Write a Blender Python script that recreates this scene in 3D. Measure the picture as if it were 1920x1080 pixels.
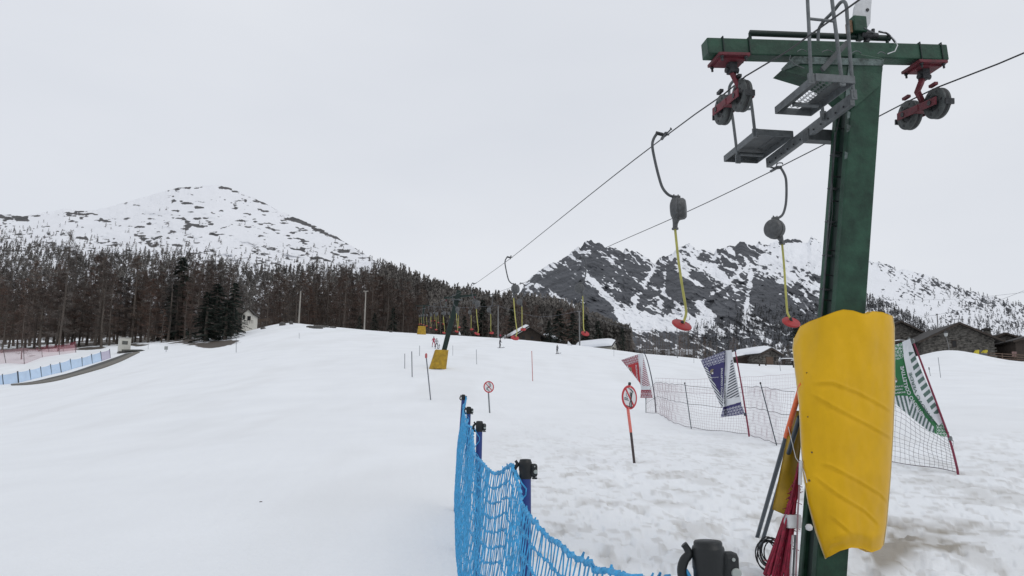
import bpy, bmesh, math, random
import numpy as np
from mathutils import Vector, Matrix
R = math.radians
sc = bpy.context.scene
for o in list(bpy.data.objects): bpy.data.objects.remove(o)
# ------------------------------------------------------------------ camera
TH = R(10.0); F = 1450.0; H0 = 1.65
cam = bpy.data.cameras.new('camera'); cam_o = bpy.data.objects.new('camera', cam)
sc.collection.objects.link(cam_o); sc.camera = cam_o
cam.lens = 36 * F / 1920; cam.sensor_width = 36; cam.clip_start = .05; cam.clip_end = 30000
cam_o.location = (0, 0, H0); cam_o.rotation_euler = (R(90) + TH, 0, 0)
# ------------------------------------------------------------------ overcast sky, weak broad sun
w = bpy.data.worlds.new('World'); sc.world = w; w.use_nodes = True
nt = w.node_tree; N = nt.nodes; L = nt.links; N.clear()
SUN_EL, SUN_ROT = R(48), R(-60)
out = N.new('ShaderNodeOutputWorld'); bg = N.new('ShaderNodeBackground')
sky = N.new('ShaderNodeTexSky'); sky.sky_type = 'NISHITA'; sky.sun_disc = False
sky.sun_elevation = SUN_EL; sky.sun_rotation = SUN_ROT; sky.dust_density = 4; sky.altitude = 1800
bgs = N.new('ShaderNodeBackground'); bgs.inputs['Strength'].default_value = .05
L.new(sky.outputs[0], bgs.inputs['Color'])
tc = N.new('ShaderNodeTexCoord'); mp = N.new('ShaderNodeMapping'); mp.inputs['Scale'].default_value = (1, 1, 3)
nz = N.new('ShaderNodeTexNoise'); nz.inputs['Scale'].default_value = 1.3; nz.inputs['Detail'].default_value = 6; nz.inputs['Roughness'].default_value = .45
cr = N.new('ShaderNodeValToRGB')
cr.color_ramp.elements[0].position = .3; cr.color_ramp.elements[0].color = (.620, .647, .700, 1)
cr.color_ramp.elements[1].position = .7; cr.color_ramp.elements[1].color = (.722, .742, .780, 1)
L.new(tc.outputs['Generated'], mp.inputs[0]); L.new(mp.outputs[0], nz.inputs[0]); L.new(nz.outputs[0], cr.inputs[0])
L.new(cr.outputs[0], bg.inputs['Color']); bg.inputs['Strength'].default_value = 1.19
mixw = N.new('ShaderNodeMixShader'); mixw.inputs[0].default_value = .12
L.new(bg.outputs[0], mixw.inputs[1]); L.new(bgs.outputs[0], mixw.inputs[2]); L.new(mixw.outputs[0], out.inputs[0])
sl = bpy.data.lights.new('sun', 'SUN'); sl.energy = .55; sl.angle = R(25); sl.color = (1, .97, .93)
so = bpy.data.objects.new('sun', sl); sc.collection.objects.link(so)
so.rotation_euler = (R(42), 0, R(50))
sc.view_settings.view_transform = 'Standard'; sc.view_settings.look = 'None'
sc.view_settings.exposure = 0; sc.view_settings.gamma = 1; sc.view_settings.use_curve_mapping = False

# ------------------------------------------------------------------ pixel <-> world rays (1920x1080 photo pixels)
CT, ST = math.cos(TH), math.sin(TH)
def ray(px, py):
    sx = (px - 960) / F; sy = (540 - py) / F
    return sx, CT - sy * ST, ST + sy * CT
def P(px, py, Y):
    x, y, z = ray(px, py); k = Y / y
    return Vector((x * k, Y, H0 + z * k))
def Kz(py):
    sy = (540 - py) / F
    return (ST + sy * CT) / (CT - sy * ST)
def proj(v):
    x, y, z = v[0], v[1], v[2] - H0
    d = y * CT + z * ST; u = -y * ST + z * CT
    return 960 + F * x / d, 540 - F * u / d
# lift line frame: LD along the line uphill, CD across it
LD = Vector((-.1461, .9893, 0)); CD = Vector((.9893, .1461, 0)); UP = Vector((0, 0, 1))
def PL(px, py, l):      # on the plane across the line at distance l
    d = Vector(ray(px, py)); t = l / d.dot(LD); return Vector((0, 0, H0)) + d * t
def PC(px, py, c):      # on the plane along the line at lateral offset c
    d = Vector(ray(px, py)); t = c / d.dot(CD); return Vector((0, 0, H0)) + d * t
def PH(px, py, h):      # on a level plane h above the camera
    d = Vector(ray(px, py)); t = h / d.z; return Vector((0, 0, H0)) + d * t

# ------------------------------------------------------------------ noise
_rs = np.random.RandomState(7); _perm = _rs.permutation(1024); _val = _rs.rand(1024)
def vn(x, y, s=0):
    x = np.asarray(x, float); y = np.asarray(y, float)
    xi = np.floor(x).astype(int); yi = np.floor(y).astype(int); xf = x - xi; yf = y - yi
    xf = xf * xf * xf * (xf * (xf * 6 - 15) + 10); yf = yf * yf * yf * (yf * (yf * 6 - 15) + 10)
    def h(a, b): return _val[_perm[(_perm[(a + s * 57) & 1023] + b) & 1023]]
    a = h(xi, yi); b = h(xi + 1, yi); c = h(xi, yi + 1); d = h(xi + 1, yi + 1)
    return (a * (1 - xf) + b * xf) * (1 - yf) + (c * (1 - xf) + d * xf) * yf
def fbm(x, y, o=4, s=0, g=.5):
    t = 0; a = 1; n = 0
    for i in range(o):
        t = t + a * vn(x * 2 ** i + 13.7 * i, y * 2 ** i + 5.1 * i, s + i); n += a; a *= g
    return t / n
def ridged(x, y, o=4, s=0): return 1 - 2 * np.abs(fbm(x, y, o, s) - .5)
def sm(a, b, x):
    t = np.clip((x - a) / (b - a), 0, 1); return t * t * (3 - 2 * t)

# ------------------------------------------------------------------ materials
MATS = {}
def mat(name, col, rough=.6, metal=0, var=.12, scale=12, bump=0, bscale=60, alpha=1, spec=.5, col2=None, stretch=(1, 1, 1), coat=0):
    if name in MATS: return MATS[name]
    m = bpy.data.materials.new(name); m.use_nodes = True; n = m.node_tree.nodes; l = m.node_tree.links
    b = n['Principled BSDF']; b.inputs['Roughness'].default_value = rough; b.inputs['Metallic'].default_value = metal
    b.inputs['Specular IOR Level'].default_value = spec; b.inputs['Coat Weight'].default_value = coat
    c = n.new('ShaderNodeTexCoord'); mpn = n.new('ShaderNodeMapping'); mpn.inputs['Scale'].default_value = stretch
    l.new(c.outputs['Object'], mpn.inputs[0])
    t = n.new('ShaderNodeTexNoise'); t.inputs['Scale'].default_value = scale; t.inputs['Detail'].default_value = 6; t.inputs['Roughness'].default_value = .6
    l.new(mpn.outputs[0], t.inputs[0])
    r = n.new('ShaderNodeValToRGB'); a = [max(0, x * (1 - var)) for x in col]; z = [min(1, x * (1 + var)) for x in (col2 or col)]
    r.color_ramp.elements[0].position = .35; r.color_ramp.elements[0].color = (*a, 1)
    r.color_ramp.elements[1].position = .65; r.color_ramp.elements[1].color = (*z, 1)
    l.new(t.outputs[0], r.inputs[0]); l.new(r.outputs[0], b.inputs['Base Color'])
    rm = n.new('ShaderNodeMapRange'); rm.inputs[3].default_value = max(0, rough - .1); rm.inputs[4].default_value = min(1, rough + .12)
    l.new(t.outputs[0], rm.inputs[0]); l.new(rm.outputs[0], b.inputs['Roughness'])
    if bump:
        t2 = n.new('ShaderNodeTexNoise'); t2.inputs['Scale'].default_value = bscale; t2.inputs['Detail'].default_value = 4
        l.new(mpn.outputs[0], t2.inputs[0]); bp = n.new('ShaderNodeBump'); bp.inputs['Strength'].default_value = bump; bp.inputs['Distance'].default_value = .02
        l.new(t2.outputs[0], bp.inputs['Height']); l.new(bp.outputs[0], b.inputs['Normal'])
    if alpha < 1: b.inputs['Alpha'].default_value = alpha
    MATS[name] = m; return m
def terrain_mat(name, snow=(.80, .82, .855), rockc=(.075, .08, .092), rock2=(.13, .135, .15), dirt=(.10, .085, .07), near=False):
    m = bpy.data.materials.new(name); m.use_nodes = True; n = m.node_tree.nodes; l = m.node_tree.links; b = n['Principled BSDF']
    b.inputs['Roughness'].default_value = .75; b.inputs['Specular IOR Level'].default_value = .25
    at = n.new('ShaderNodeAttribute'); at.attribute_name = 'mask'; sp = n.new('ShaderNodeSeparateColor'); l.new(at.outputs['Color'], sp.inputs[0])
    geo = n.new('ShaderNodeNewGeometry'); t = n.new('ShaderNodeTexNoise'); t.inputs['Detail'].default_value = 8
    t.inputs['Scale'].default_value = 1.5 if near else .02; l.new(geo.outputs['Position'], t.inputs[0])
    rr = n.new('ShaderNodeValToRGB'); rr.color_ramp.elements[0].position = .35; rr.color_ramp.elements[0].color = (*rockc, 1); rr.color_ramp.elements[1].position = .68; rr.color_ramp.elements[1].color = (*rock2, 1)
    l.new(t.outputs[0], rr.inputs[0])
    sr = n.new('ShaderNodeValToRGB'); sr.color_ramp.elements[0].position = .3; sr.color_ramp.elements[0].color = (*[c * .965 for c in snow], 1); sr.color_ramp.elements[1].position = .7; sr.color_ramp.elements[1].color = (*[min(1, c * 1.02) for c in snow], 1)
    ts = n.new('ShaderNodeTexNoise'); ts.inputs['Scale'].default_value = .35 if near else .004; ts.inputs['Detail'].default_value = 8; l.new(geo.outputs['Position'], ts.inputs[0]); l.new(ts.outputs[0], sr.inputs[0])
    def mix(f, a, bb):
        x = n.new('ShaderNodeMix'); x.data_type = 'RGBA'; l.new(f, x.inputs[0])
        for s, i in ((a, 6), (bb, 7)):
            if isinstance(s, tuple): x.inputs[i].default_value = (*s, 1)
            else: l.new(s, x.inputs[i])
        return x.outputs[2]
    def edge(ch, amt):
        tt = n.new('ShaderNodeTexNoise'); tt.inputs['Scale'].default_value = 3 if near else .06; tt.inputs['Detail'].default_value = 6; l.new(geo.outputs['Position'], tt.inputs[0])
        ma = n.new('ShaderNodeMath'); ma.operation = 'MULTIPLY_ADD'; l.new(tt.outputs[0], ma.inputs[0]); ma.inputs[1].default_value = amt; l.new(sp.outputs[ch], ma.inputs[2])
        mr = n.new('ShaderNodeMapRange'); mr.interpolation_type = 'SMOOTHSTEP'; mr.inputs[1].default_value = .5 + amt / 2 - .08; mr.inputs[2].default_value = .5 + amt / 2 + .08; l.new(ma.outputs[0], mr.inputs[0]); return mr.outputs[0]
    c1 = mix(edge(0, .35), sr.outputs[0], rr.outputs[0])
    c2 = mix(edge(1, .5), c1, dirt)
    sl2 = n.new('ShaderNodeMath'); sl2.operation = 'MULTIPLY'; sl2.inputs[1].default_value = 1; l.new(sp.outputs[2], sl2.inputs[0])
    c3 = mix(sl2.outputs[0], c2, (.33, .30, .255))
    l.new(c3, b.inputs['Base Color'])
    tb = n.new('ShaderNodeTexNoise'); tb.inputs['Scale'].default_value = 9 if near else .03; tb.inputs['Detail'].default_value = 8; tb.inputs['Roughness'].default_value = .65; l.new(geo.outputs['Position'], tb.inputs[0])
    bp = n.new('ShaderNodeBump'); bp.inputs['Strength'].default_value = .55 if near else .6; bp.inputs['Distance'].default_value = .035 if near else 12
    l.new(tb.outputs[0], bp.inputs['Height']); l.new(bp.outputs[0], b.inputs['Normal'])
    return m

# ------------------------------------------------------------------ objects, tags
COL = sc.collection
def tag(o, label=None, cat=None, group=None, kind=None):
    if label: o['label'] = label
    if cat: o['category'] = cat
    if group: o['group'] = group
    if kind: o['kind'] = kind
    return o
def empty(name, loc, label=None, cat=None, group=None):
    o = bpy.data.objects.new(name, None); COL.objects.link(o); o.location = loc; o.empty_display_size = .2
    return tag(o, label, cat, group)
def kids(o): return [c for c in bpy.data.objects if c.parent == o]
class MB:
    def __init__(s): s.v = []; s.f = []; s.m = []; s.s = []; s.mats = []
    def mi(s, m):
        if m not in s.mats: s.mats.append(m)
        return s.mats.index(m)
    def add(s, vs, fs, m, smooth=False):
        b = len(s.v); k = s.mi(m); s.v.extend([tuple(v) for v in vs])
        for f in fs: s.f.append(tuple(b + i for i in f)); s.m.append(k); s.s.append(smooth)
    def hexa(s, p, m): # 8 points: bottom 4 loop, top 4 loop
        s.add(p, [(0, 3, 2, 1), (4, 5, 6, 7), (0, 1, 5, 4), (1, 2, 6, 5), (2, 3, 7, 6), (3, 0, 4, 7)], m)
    def obox(s, c, ax, ay, az, m, bev=0): # centre and half-axis vectors
        c = Vector(c); ax, ay, az = Vector(ax), Vector(ay), Vector(az)
        if not bev:
            s.hexa([c + ax * i + ay * j + az * k for k in (-1, 1) for i, j in ((-1, -1), (1, -1), (1, 1), (-1, 1))], m); return
        lx, ly, lz = ax.length, ay.length, az.length
        bm = bmesh.new(); bmesh.ops.create_cube(bm, size=2)
        for v in bm.verts: v.co = Vector((v.co.x * lx, v.co.y * ly, v.co.z * lz))
        bmesh.ops.bevel(bm, geom=bm.edges[:], offset=min(bev, lx * .9, ly * .9, lz * .9), segments=2, profile=.5, affect='EDGES')
        nx, ny, nz_ = ax / lx, ay / ly, az / lz
        bm.verts.index_update()
        s.add([c + nx * v.co.x + ny * v.co.y + nz_ * v.co.z for v in bm.verts], [[v.index for v in f.verts] for f in bm.faces], m); bm.free()
    def box(s, x0, y0, z0, x1, y1, z1, m, bev=0):
        s.obox(((x0 + x1) / 2, (y0 + y1) / 2, (z0 + z1) / 2), ((x1 - x0) / 2, 0, 0), (0, (y1 - y0) / 2, 0), (0, 0, (z1 - z0) / 2), m, bev)
    def beam(s, a, b, w, h, m, up=UP, bev=0):
        a, b = Vector(a), Vector(b); d = b - a; n = d.normalized(); sd = n.cross(Vector(up)); sd = sd.normalized() if sd.length > 1e-6 else Vector((1, 0, 0)); u = sd.cross(n)
        s.obox((a + b) / 2, d / 2, sd * w / 2, u * h / 2, m, bev)
    def tube(s, pts, r, m, n=8, cap=True, smooth=True, closed=False):
        pts = [Vector(p) for p in pts]; rs = r if isinstance(r, (list, tuple)) else [r] * len(pts)
        vs = []; ref = None; K = len(pts)
        for i, p in enumerate(pts):
            if closed: t = pts[(i + 1) % K] - pts[i - 1]
            else: t = pts[min(i + 1, K - 1)] - pts[max(i - 1, 0)]
            t = t.normalized() if t.length > 1e-9 else UP
            if ref is None:
                ref = Vector((0, 0, 1)) if abs(t.z) < .9 else Vector((1, 0, 0))
            a = (ref - t * ref.dot(t))
            a = a.normalized() if a.length > 1e-6 else t.orthogonal().normalized()
            b = t.cross(a); ref = a
            for k in range(n):
                an = 2 * math.pi * k / n; vs.append(p + (a * math.cos(an) + b * math.sin(an)) * rs[i])
        fs = []
        for i in range(K if closed else K - 1):
            j = (i + 1) % K
            for k in range(n): fs.append((i * n + k, i * n + (k + 1) % n, j * n + (k + 1) % n, j * n + k))
        s.add(vs, fs, m, smooth and n > 4)
        if cap and not closed:
            s.add(vs[:n], [tuple(range(n))[::-1]], m); s.add(vs[-n:], [tuple(range(n))], m)
    def lathe(s, base, axis, prof, m, n=20, smooth=True, closed=False):
        base = Vector(base); ax = Vector(axis).normalized(); a = ax.orthogonal().normalized(); b = ax.cross(a); vs = []
        for (r, h) in prof:
            for k in range(n):
                an = 2 * math.pi * k / n; vs.append(base + ax * h + (a * math.cos(an) + b * math.sin(an)) * max(r, 1e-4))
        K = len(prof); fs = []
        for i in range(K if closed else K - 1):
            j = (i + 1) % K
            for k in range(n): fs.append((i * n + k, i * n + (k + 1) % n, j * n + (k + 1) % n, j * n + k))
        s.add(vs, fs, m, smooth)
        if not closed: s.add(vs[:n], [tuple(range(n))[::-1]], m); s.add(vs[-n:], [tuple(range(n))], m)
    def slab(s, pts, th, m): # planar polygon extruded by vector th
        th = Vector(th); n = len(pts); pts = [Vector(p) for p in pts]
        s.add(pts + [p + th for p in pts], [tuple(range(n))[::-1], tuple(range(n, 2 * n))] + [(i, (i + 1) % n, n + (i + 1) % n, n + i) for i in range(n)], m)
    def build(s, name, parent=None, loc=None):
        me = bpy.data.meshes.new(name); org = Vector(loc) if loc is not None else (Vector(parent.location) if parent and parent.parent is None else Vector((0, 0, 0)))
        if parent is not None and parent.parent is not None: org = Vector(parent.location) + Vector(parent.parent.location)
        me.from_pydata([(v[0] - org[0], v[1] - org[1], v[2] - org[2]) for v in s.v], [], s.f)
        for m in s.mats: me.materials.append(m)
        me.polygons.foreach_set('material_index', s.m); me.polygons.foreach_set('use_smooth', s.s); me.update()
        o = bpy.data.objects.new(name, me); COL.objects.link(o)
        if parent is not None: o.parent = parent
        else: o.location = org
        return o
def arr_mesh(name, V, Fq, m, smooth=True, mask=None):
    me = bpy.data.meshes.new(name); k = Fq.shape[1]
    me.vertices.add(len(V)); me.vertices.foreach_set('co', V.astype(np.float32).ravel())
    me.loops.add(Fq.size); me.loops.foreach_set('vertex_index', Fq.astype(np.int32).ravel())
    me.polygons.add(len(Fq)); me.polygons.foreach_set('loop_start', np.arange(0, Fq.size, k, dtype=np.int32))
    me.polygons.foreach_set('loop_total', np.full(len(Fq), k, dtype=np.int32))
    me.update(calc_edges=True); me.polygons.foreach_set('use_smooth', np.full(len(Fq), smooth)); me.materials.append(m)
    if mask is not None:
        a = me.color_attributes.new('mask', 'FLOAT_COLOR', 'POINT'); a.data.foreach_set('color', mask.astype(np.float32).ravel())
    o = bpy.data.objects.new(name, me); COL.objects.link(o); return o
def gridq(nr, nc, wrap=False):
    i = np.arange(nr - 1)[:, None]; j = np.arange(nc if wrap else nc - 1)[None, :]; j2 = (j + 1) % nc
    q = np.stack([i * nc + j, i * nc + j2, (i + 1) * nc + j2, (i + 1) * nc + j], -1); return q.reshape(-1, 4)

# ------------------------------------------------------------------ GROUND height
YS = np.array([3, 6, 9, 12, 17, 26, 37, 54, 75, 94, 110, 150, 190, 260, 400, 1000, 9000.])
TAB = {
 -1200: [0, .05, .1, .2, .35, .6, 1.0, 1.8, 3.0, 4.8, 7, 13, 18, 26, 40, 80, 200],
 0:    [0, .05, .12, .25, .4, .7, 1.2, 2.5, 4.4, 6.6, 9.6, 16.2, 20.6, 29, 45, 90, 200],
 250:  [0, .05, .15, .32, .6, 1.1, 2.0, 3.9, 6.7, 9.6, 12.1, 17.2, 21.8, 30, 46, 90, 200],
 430:  [0, .06, .17, .37, .72, 1.3, 2.4, 4.6, 7.9, 10.8, 13.2, 18.8, 22.0, 29, 46, 90, 200],
 500:  [0, .06, .18, .38, .75, 1.4, 2.5, 4.9, 8.4, 11.8, 14.6, 20.7, 22.8, 29, 46, 90, 200],
 570:  [0, .06, .18, .38, .75, 1.4, 2.5, 5.0, 8.6, 12.0, 14.8, 21.0, 23, 29, 46, 90, 200],
 700:  [0, .07, .2, .4, .8, 1.4, 2.6, 5.2, 8.6, 11.6, 14.1, 19.7, 21.7, 28, 44, 85, 200],
 830:  [0, .07, .2, .38, .78, 1.38, 2.6, 5.45, 8.6, 11.2, 13.5, 18.9, 20.6, 26, 40, 80, 200],
 960:  [0, .05, .18, .36, .75, 1.35, 2.5, 4.9, 8.2, 10.8, 13.0, 18.1, 19.4, 23, 34, 70, 200],
 1100: [0, .05, .15, .32, .74, 1.33, 2.4, 4.5, 7.6, 10.0, 12.0, 16.7, 17.2, 19, 27, 60, 200],
 1204: [0, .04, .13, .31, .76, 1.3, 2.3, 4.3, 7.2, 9.6, 11.6, 15.0, 14.6, 15, 20, 45, 200],
 1313: [0, .02, .1, .28, .73, 1.28, 2.2, 4.1, 6.9, 9.2, 11.0, 12.4, 12.6, 14, 18, 40, 200],
 1420: [0, .0, .08, .25, .7, 1.25, 2.15, 4.0, 6.7, 8.95, 9.6, 10.6, 11.6, 13, 17, 40, 200],
 1500: [0, .0, .06, .2, .67, 1.28, 2.15, 3.9, 6.6, 8.8, 9.3, 10.3, 11.5, 13, 17, 40, 200],
 1700: [-.04, -.03, .02, .17, .6, 1.4, 2.4, 4.2, 6.8, 9.2, 9.7, 11, 13, 15, 20, 45, 200],
 1920: [-.08, -.06, .0, .15, .62, 1.5, 2.6, 4.3, 6.9, 9.3, 9.8, 11.5, 13.5, 16, 22, 50, 200],
 3100: [-.2, -.2, -.1, .0, .3, .9, 1.7, 3.2, 5.5, 8, 9, 11.5, 14, 18, 28, 60, 200]}
cols = np.array(sorted(TAB)); tab = np.array([TAB[c] for c in cols], float)
gx = np.arange(-1200, 3101, 20.); gy = np.linspace(math.log(1.5), math.log(9000), 260)
T1 = np.array([np.interp(gy, np.log(YS), t) for t in tab]); T1[:, gy < math.log(3)] *= 1
T2 = np.array([np.interp(gx, cols, T1[:, j]) for j in range(len(gy))]).T
def blur(a, ax, n):
    k = np.array([.25, .5, .25])
    for _ in range(n):
        p = np.pad(a, [(1, 1) if i == ax else (0, 0) for i in range(2)], mode='edge')
        a = k[0] * np.take(p, range(0, a.shape[ax]), ax) + k[1] * a + k[2] * np.take(p, range(2, a.shape[ax] + 2), ax)
    return a
# blur z/Y so far rows are not biased
KY = np.exp(gy)[None, :]
T2 = blur(blur(T2 / KY, 0, 5), 1, 3) * KY
def hbase(X, Y):
    X = np.asarray(X, float); Y = np.asarray(Y, float)
    Yc = np.maximum(Y, 1.5); px = np.clip(960 + F * X / Yc, -1199, 3099)
    a = (px + 1200) / 20; b = (np.log(Yc) - gy[0]) / (gy[1] - gy[0]); b = np.clip(b, 0, len(gy) - 1.001)
    i = a.astype(int); j = b.astype(int); fa = a - i; fb = b - j; i2 = np.minimum(i + 1, len(gx) - 1)
    z = (T2[i, j] * (1 - fa) + T2[i2, j] * fa) * (1 - fb) + (T2[i, j + 1] * (1 - fa) + T2[i2, j + 1] * fa) * fb
    return z * sm(0, 4, Y) + np.where(Y < 0, Y * .03, 0)
HOLES = []
BUMPS = []  # (x, y, sx, sy, h)
def h0(X, Y):
    z = hbase(X, Y); r = np.sqrt(np.asarray(X, float) ** 2 + np.asarray(Y, float) ** 2)
    for (bx, by, sx, sy, hh) in BUMPS: z = z + hh * np.exp(-(((X - bx) / sx) ** 2 + ((Y - by) / sy) ** 2))
    und = (fbm(X / 11, Y / 11, 3, 3) - .5) * .12 * sm(3, 20, r) * (1 - .0 * r)
    return z + und
def rough_w(X, Y):    # trampled snow right of the blue net
    side = sm(-.6, 1.2, X - (.3 - .075 * Y) - .25); return side * sm(34, 9, Y)
def hgt(X, Y):
    z = h0(X, Y); rw = rough_w(X, Y); r = np.sqrt(np.asarray(X, float) ** 2 + np.asarray(Y, float) ** 2)
    m2 = sm(.42, .62, fbm(X / 2.3, Y / 2.3, 3, 31))
    z = z + rw * ((fbm(X * 1.1, Y * 1.1, 3, 11) - .5) * .085 + (fbm(X * 3.4, Y * 3.4, 4, 12) - .5) * .11 * (.35 + .65 * m2))
    pr = fbm(X * 3.0 + 9, Y * 2.2, 2, 41); z = z - rw * m2 * .06 * sm(.58, .68, pr) - rw * .035 * sm(.62, .70, fbm(X * 5.1, Y * 4.0, 2, 43))
    z = z + (fbm(X * .9, Y * .9, 3, 17) - .5) * .03 * sm(1.5, 6, r) + (1 - rw) * (fbm((X + .15 * Y) * 5, Y * .12, 3, 18) - .5) * .022 * sm(3, 7, r) * sm(60, 25, r)
    dm = np.exp(-(((X - 4.3) / 1.3) ** 2 + ((Y - 9.0) / 1.3) ** 2)); z = z - .1 * dm
    z = z + .12 * np.exp(-(((X - 3.95) / .5) ** 2 + ((Y - 8.1) / .35) ** 2)) + .10 * np.exp(-(((X - 2.6) / .5) ** 2 + ((Y - 8.3) / .5) ** 2))
    for (hx, hy, hr) in HOLES: dd = ((X - hx) ** 2 + (Y - hy) ** 2) / hr ** 2; z = z - .06 * np.exp(-dd) + .025 * np.exp(-(np.sqrt(dd) - 1.7) ** 2 * 3)
    # hollows worn round pylon foot and ski runs
    for k, (c, ph) in enumerate(((4.2, 0), (4.75, 1))):
        lat = X * CD.x + Y * CD.y - c; z = z - .035 * np.exp(-(lat / .07) ** 2) * sm(8.5, 11, Y) * sm(60, 20, Y)
    return z
def G(px, py, Ymin=2.0, Ymax=420.):
    x, y, z = ray(px, py); Ys = np.exp(np.linspace(math.log(Ymin), math.log(Ymax), 3000))
    d = (H0 + z / y * Ys) - h0(x / y * Ys, Ys)
    idx = np.where(d < 0)[0]
    if len(idx) == 0:
        i = int(np.argmin(d)); Yv = Ys[i]
    else: Yv = Ys[idx[0]]
    return Vector((x / y * Yv, Yv, float(h0(x / y * Yv, Yv))))
def gz(x, y): return float(hgt(np.array(x), np.array(y)))

def sky_l(): pass
p = P(1795, 672, 88); BUMPS.append((p.x, p.y, 4.5, 5, 1.0))
p = P(1765, 672, 90); BUMPS.append((p.x, p.y, 3.5, 4, .5))
p = P(283, 657, 112); BUMPS.append((p.x, p.y, 1.6, 2, .55))
p = P(537, 606, 150); BUMPS.append((p.x, p.y, 5, 6, .6))
p = P(500, 620, 142); BUMPS.append((p.x, p.y, 6, 5, -.5))
for b_ in [(1191, 867, .16), (919, 775, .2), (1797, 888, .14), (1405, 818, .16), (1230, 773, .2), (1297, 803, .15), (1458, 834, .15), (808.5, 750, .25), (1421, 1003, .10), (1427, 1023, .10), (854, 955, .1), (822, 692, .6)]:
    q = G(b_[0], b_[1]); HOLES.append((q.x, q.y, b_[2]))
HOLES.append((3.05, 8.15, .38))
# dirt patches: px,py, half-width px, half-height px
PATCH = [(345, 640, 45, 7), (425, 643, 35, 6), (250, 647, 30, 3), (150, 652, 45, 4), (330, 628, 40, 5), (590, 613, 14, 2.5), (492, 616, 3, 1), (60, 668, 20, 2), (400, 648, 30, 5), (310, 634, 60, 4), (180, 645, 40, 3)]
az = np.concatenate([np.arange(-44, 44.01, .11), np.arange(47, 313, 3.)]); azr = np.radians(az)
rr_ = np.concatenate([[.05, .4, .9], np.exp(np.linspace(math.log(1.4), math.log(24), 230)), np.exp(np.linspace(math.log(24.3), math.log(260), 150)), np.exp(np.linspace(math.log(270), math.log(9000), 45))])
RR, AA = np.meshgrid(rr_, azr, indexing='ij'); X = RR * np.sin(AA); Y = RR * np.cos(AA); Z = hgt(X, Y)
front = np.cos(AA) > .5
Z = np.where(front, Z, Z * sm(.0, .5, np.cos(AA)) + (1 - sm(.0, .5, np.cos(AA))) * (.03 * Y * (RR < 300) + (RR >= 300) * Y * .01))
D = Y * CT + (Z - H0) * ST; D = np.where(D < .1, 1e9, D)
PX = 960 + F * X / D; PY = 540 - F * (-Y * ST + (Z - H0) * CT) / D
mk = np.zeros(Z.shape + (4,)); mk[..., 3] = 1
vis = Y > 80; pn = sm(.3, .7, fbm(X / 3.5, Y / 9, 5, 23))
for (a, b, c, d) in PATCH:
    mk[..., 1] = np.maximum(mk[..., 1], np.where(vis, 1.0 * np.exp(-((PX - a) / c) ** 2 - ((PY - b) / d) ** 2) * (.35 + 1.3 * pn), 0))
forest = sm(140, 175, Y) * (1 - sm(900, 1100, PX)) + sm(150, 200, Y) * sm(900, 1100, PX) * .8
forest = np.where(PX < 430, np.maximum(forest, sm(120, 150, Y)), forest)
mk[..., 1] = np.maximum(mk[..., 1], forest * sm(.35, .65, fbm(X / 11, Y / 11, 4, 22)) * .85)
# brown melt at pylon foot, faint grey dirt in trampled snow
mk[..., 2] = np.clip(.95 * (np.exp(-((PX - 1715) / 95) ** 2 - ((PY - 1010) / 26) ** 2) + np.exp(-((PX - 1640) / 60) ** 2 - ((PY - 1045) / 30) ** 2)) * (Y > 5) * (Y < 14) * (.35 + sm(.35, .62, fbm(X * 2.6, Y * 2.0, 5, 5))) + .30 * rough_w(X, Y) * sm(.53, .70, fbm(X * 1.6, Y * 1.0, 5, 6)) + .34 * rough_w(X, Y) * sm(.57, .68, fbm(X * 6, Y * 4, 4, 8)), 0, 1)
# contact shade painted dark into the post-foot hollows; then faint noise streaks
for (hx, hy, hr) in HOLES: mk[..., 2] = np.maximum(mk[..., 2], .4 * np.exp(-((X - hx) ** 2 + (Y - hy) ** 2) / (hr * .8) ** 2))
mk[..., 2] = np.maximum(mk[..., 2], .07 * sm(.55, .8, fbm(X / 3, Y / 14, 4, 9)))
nR, nA = Z.shape
ground = arr_mesh('snow_ground', np.stack([X, Y, Z], -1).reshape(-1, 3), gridq(nR, nA, True)[:, ::-1], terrain_mat('snowfield', snow=(.83, .85, .87), near=True, dirt=(.075, .062, .05)), True, mk.reshape(-1, 4))
tag(ground, kind='structure')

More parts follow.
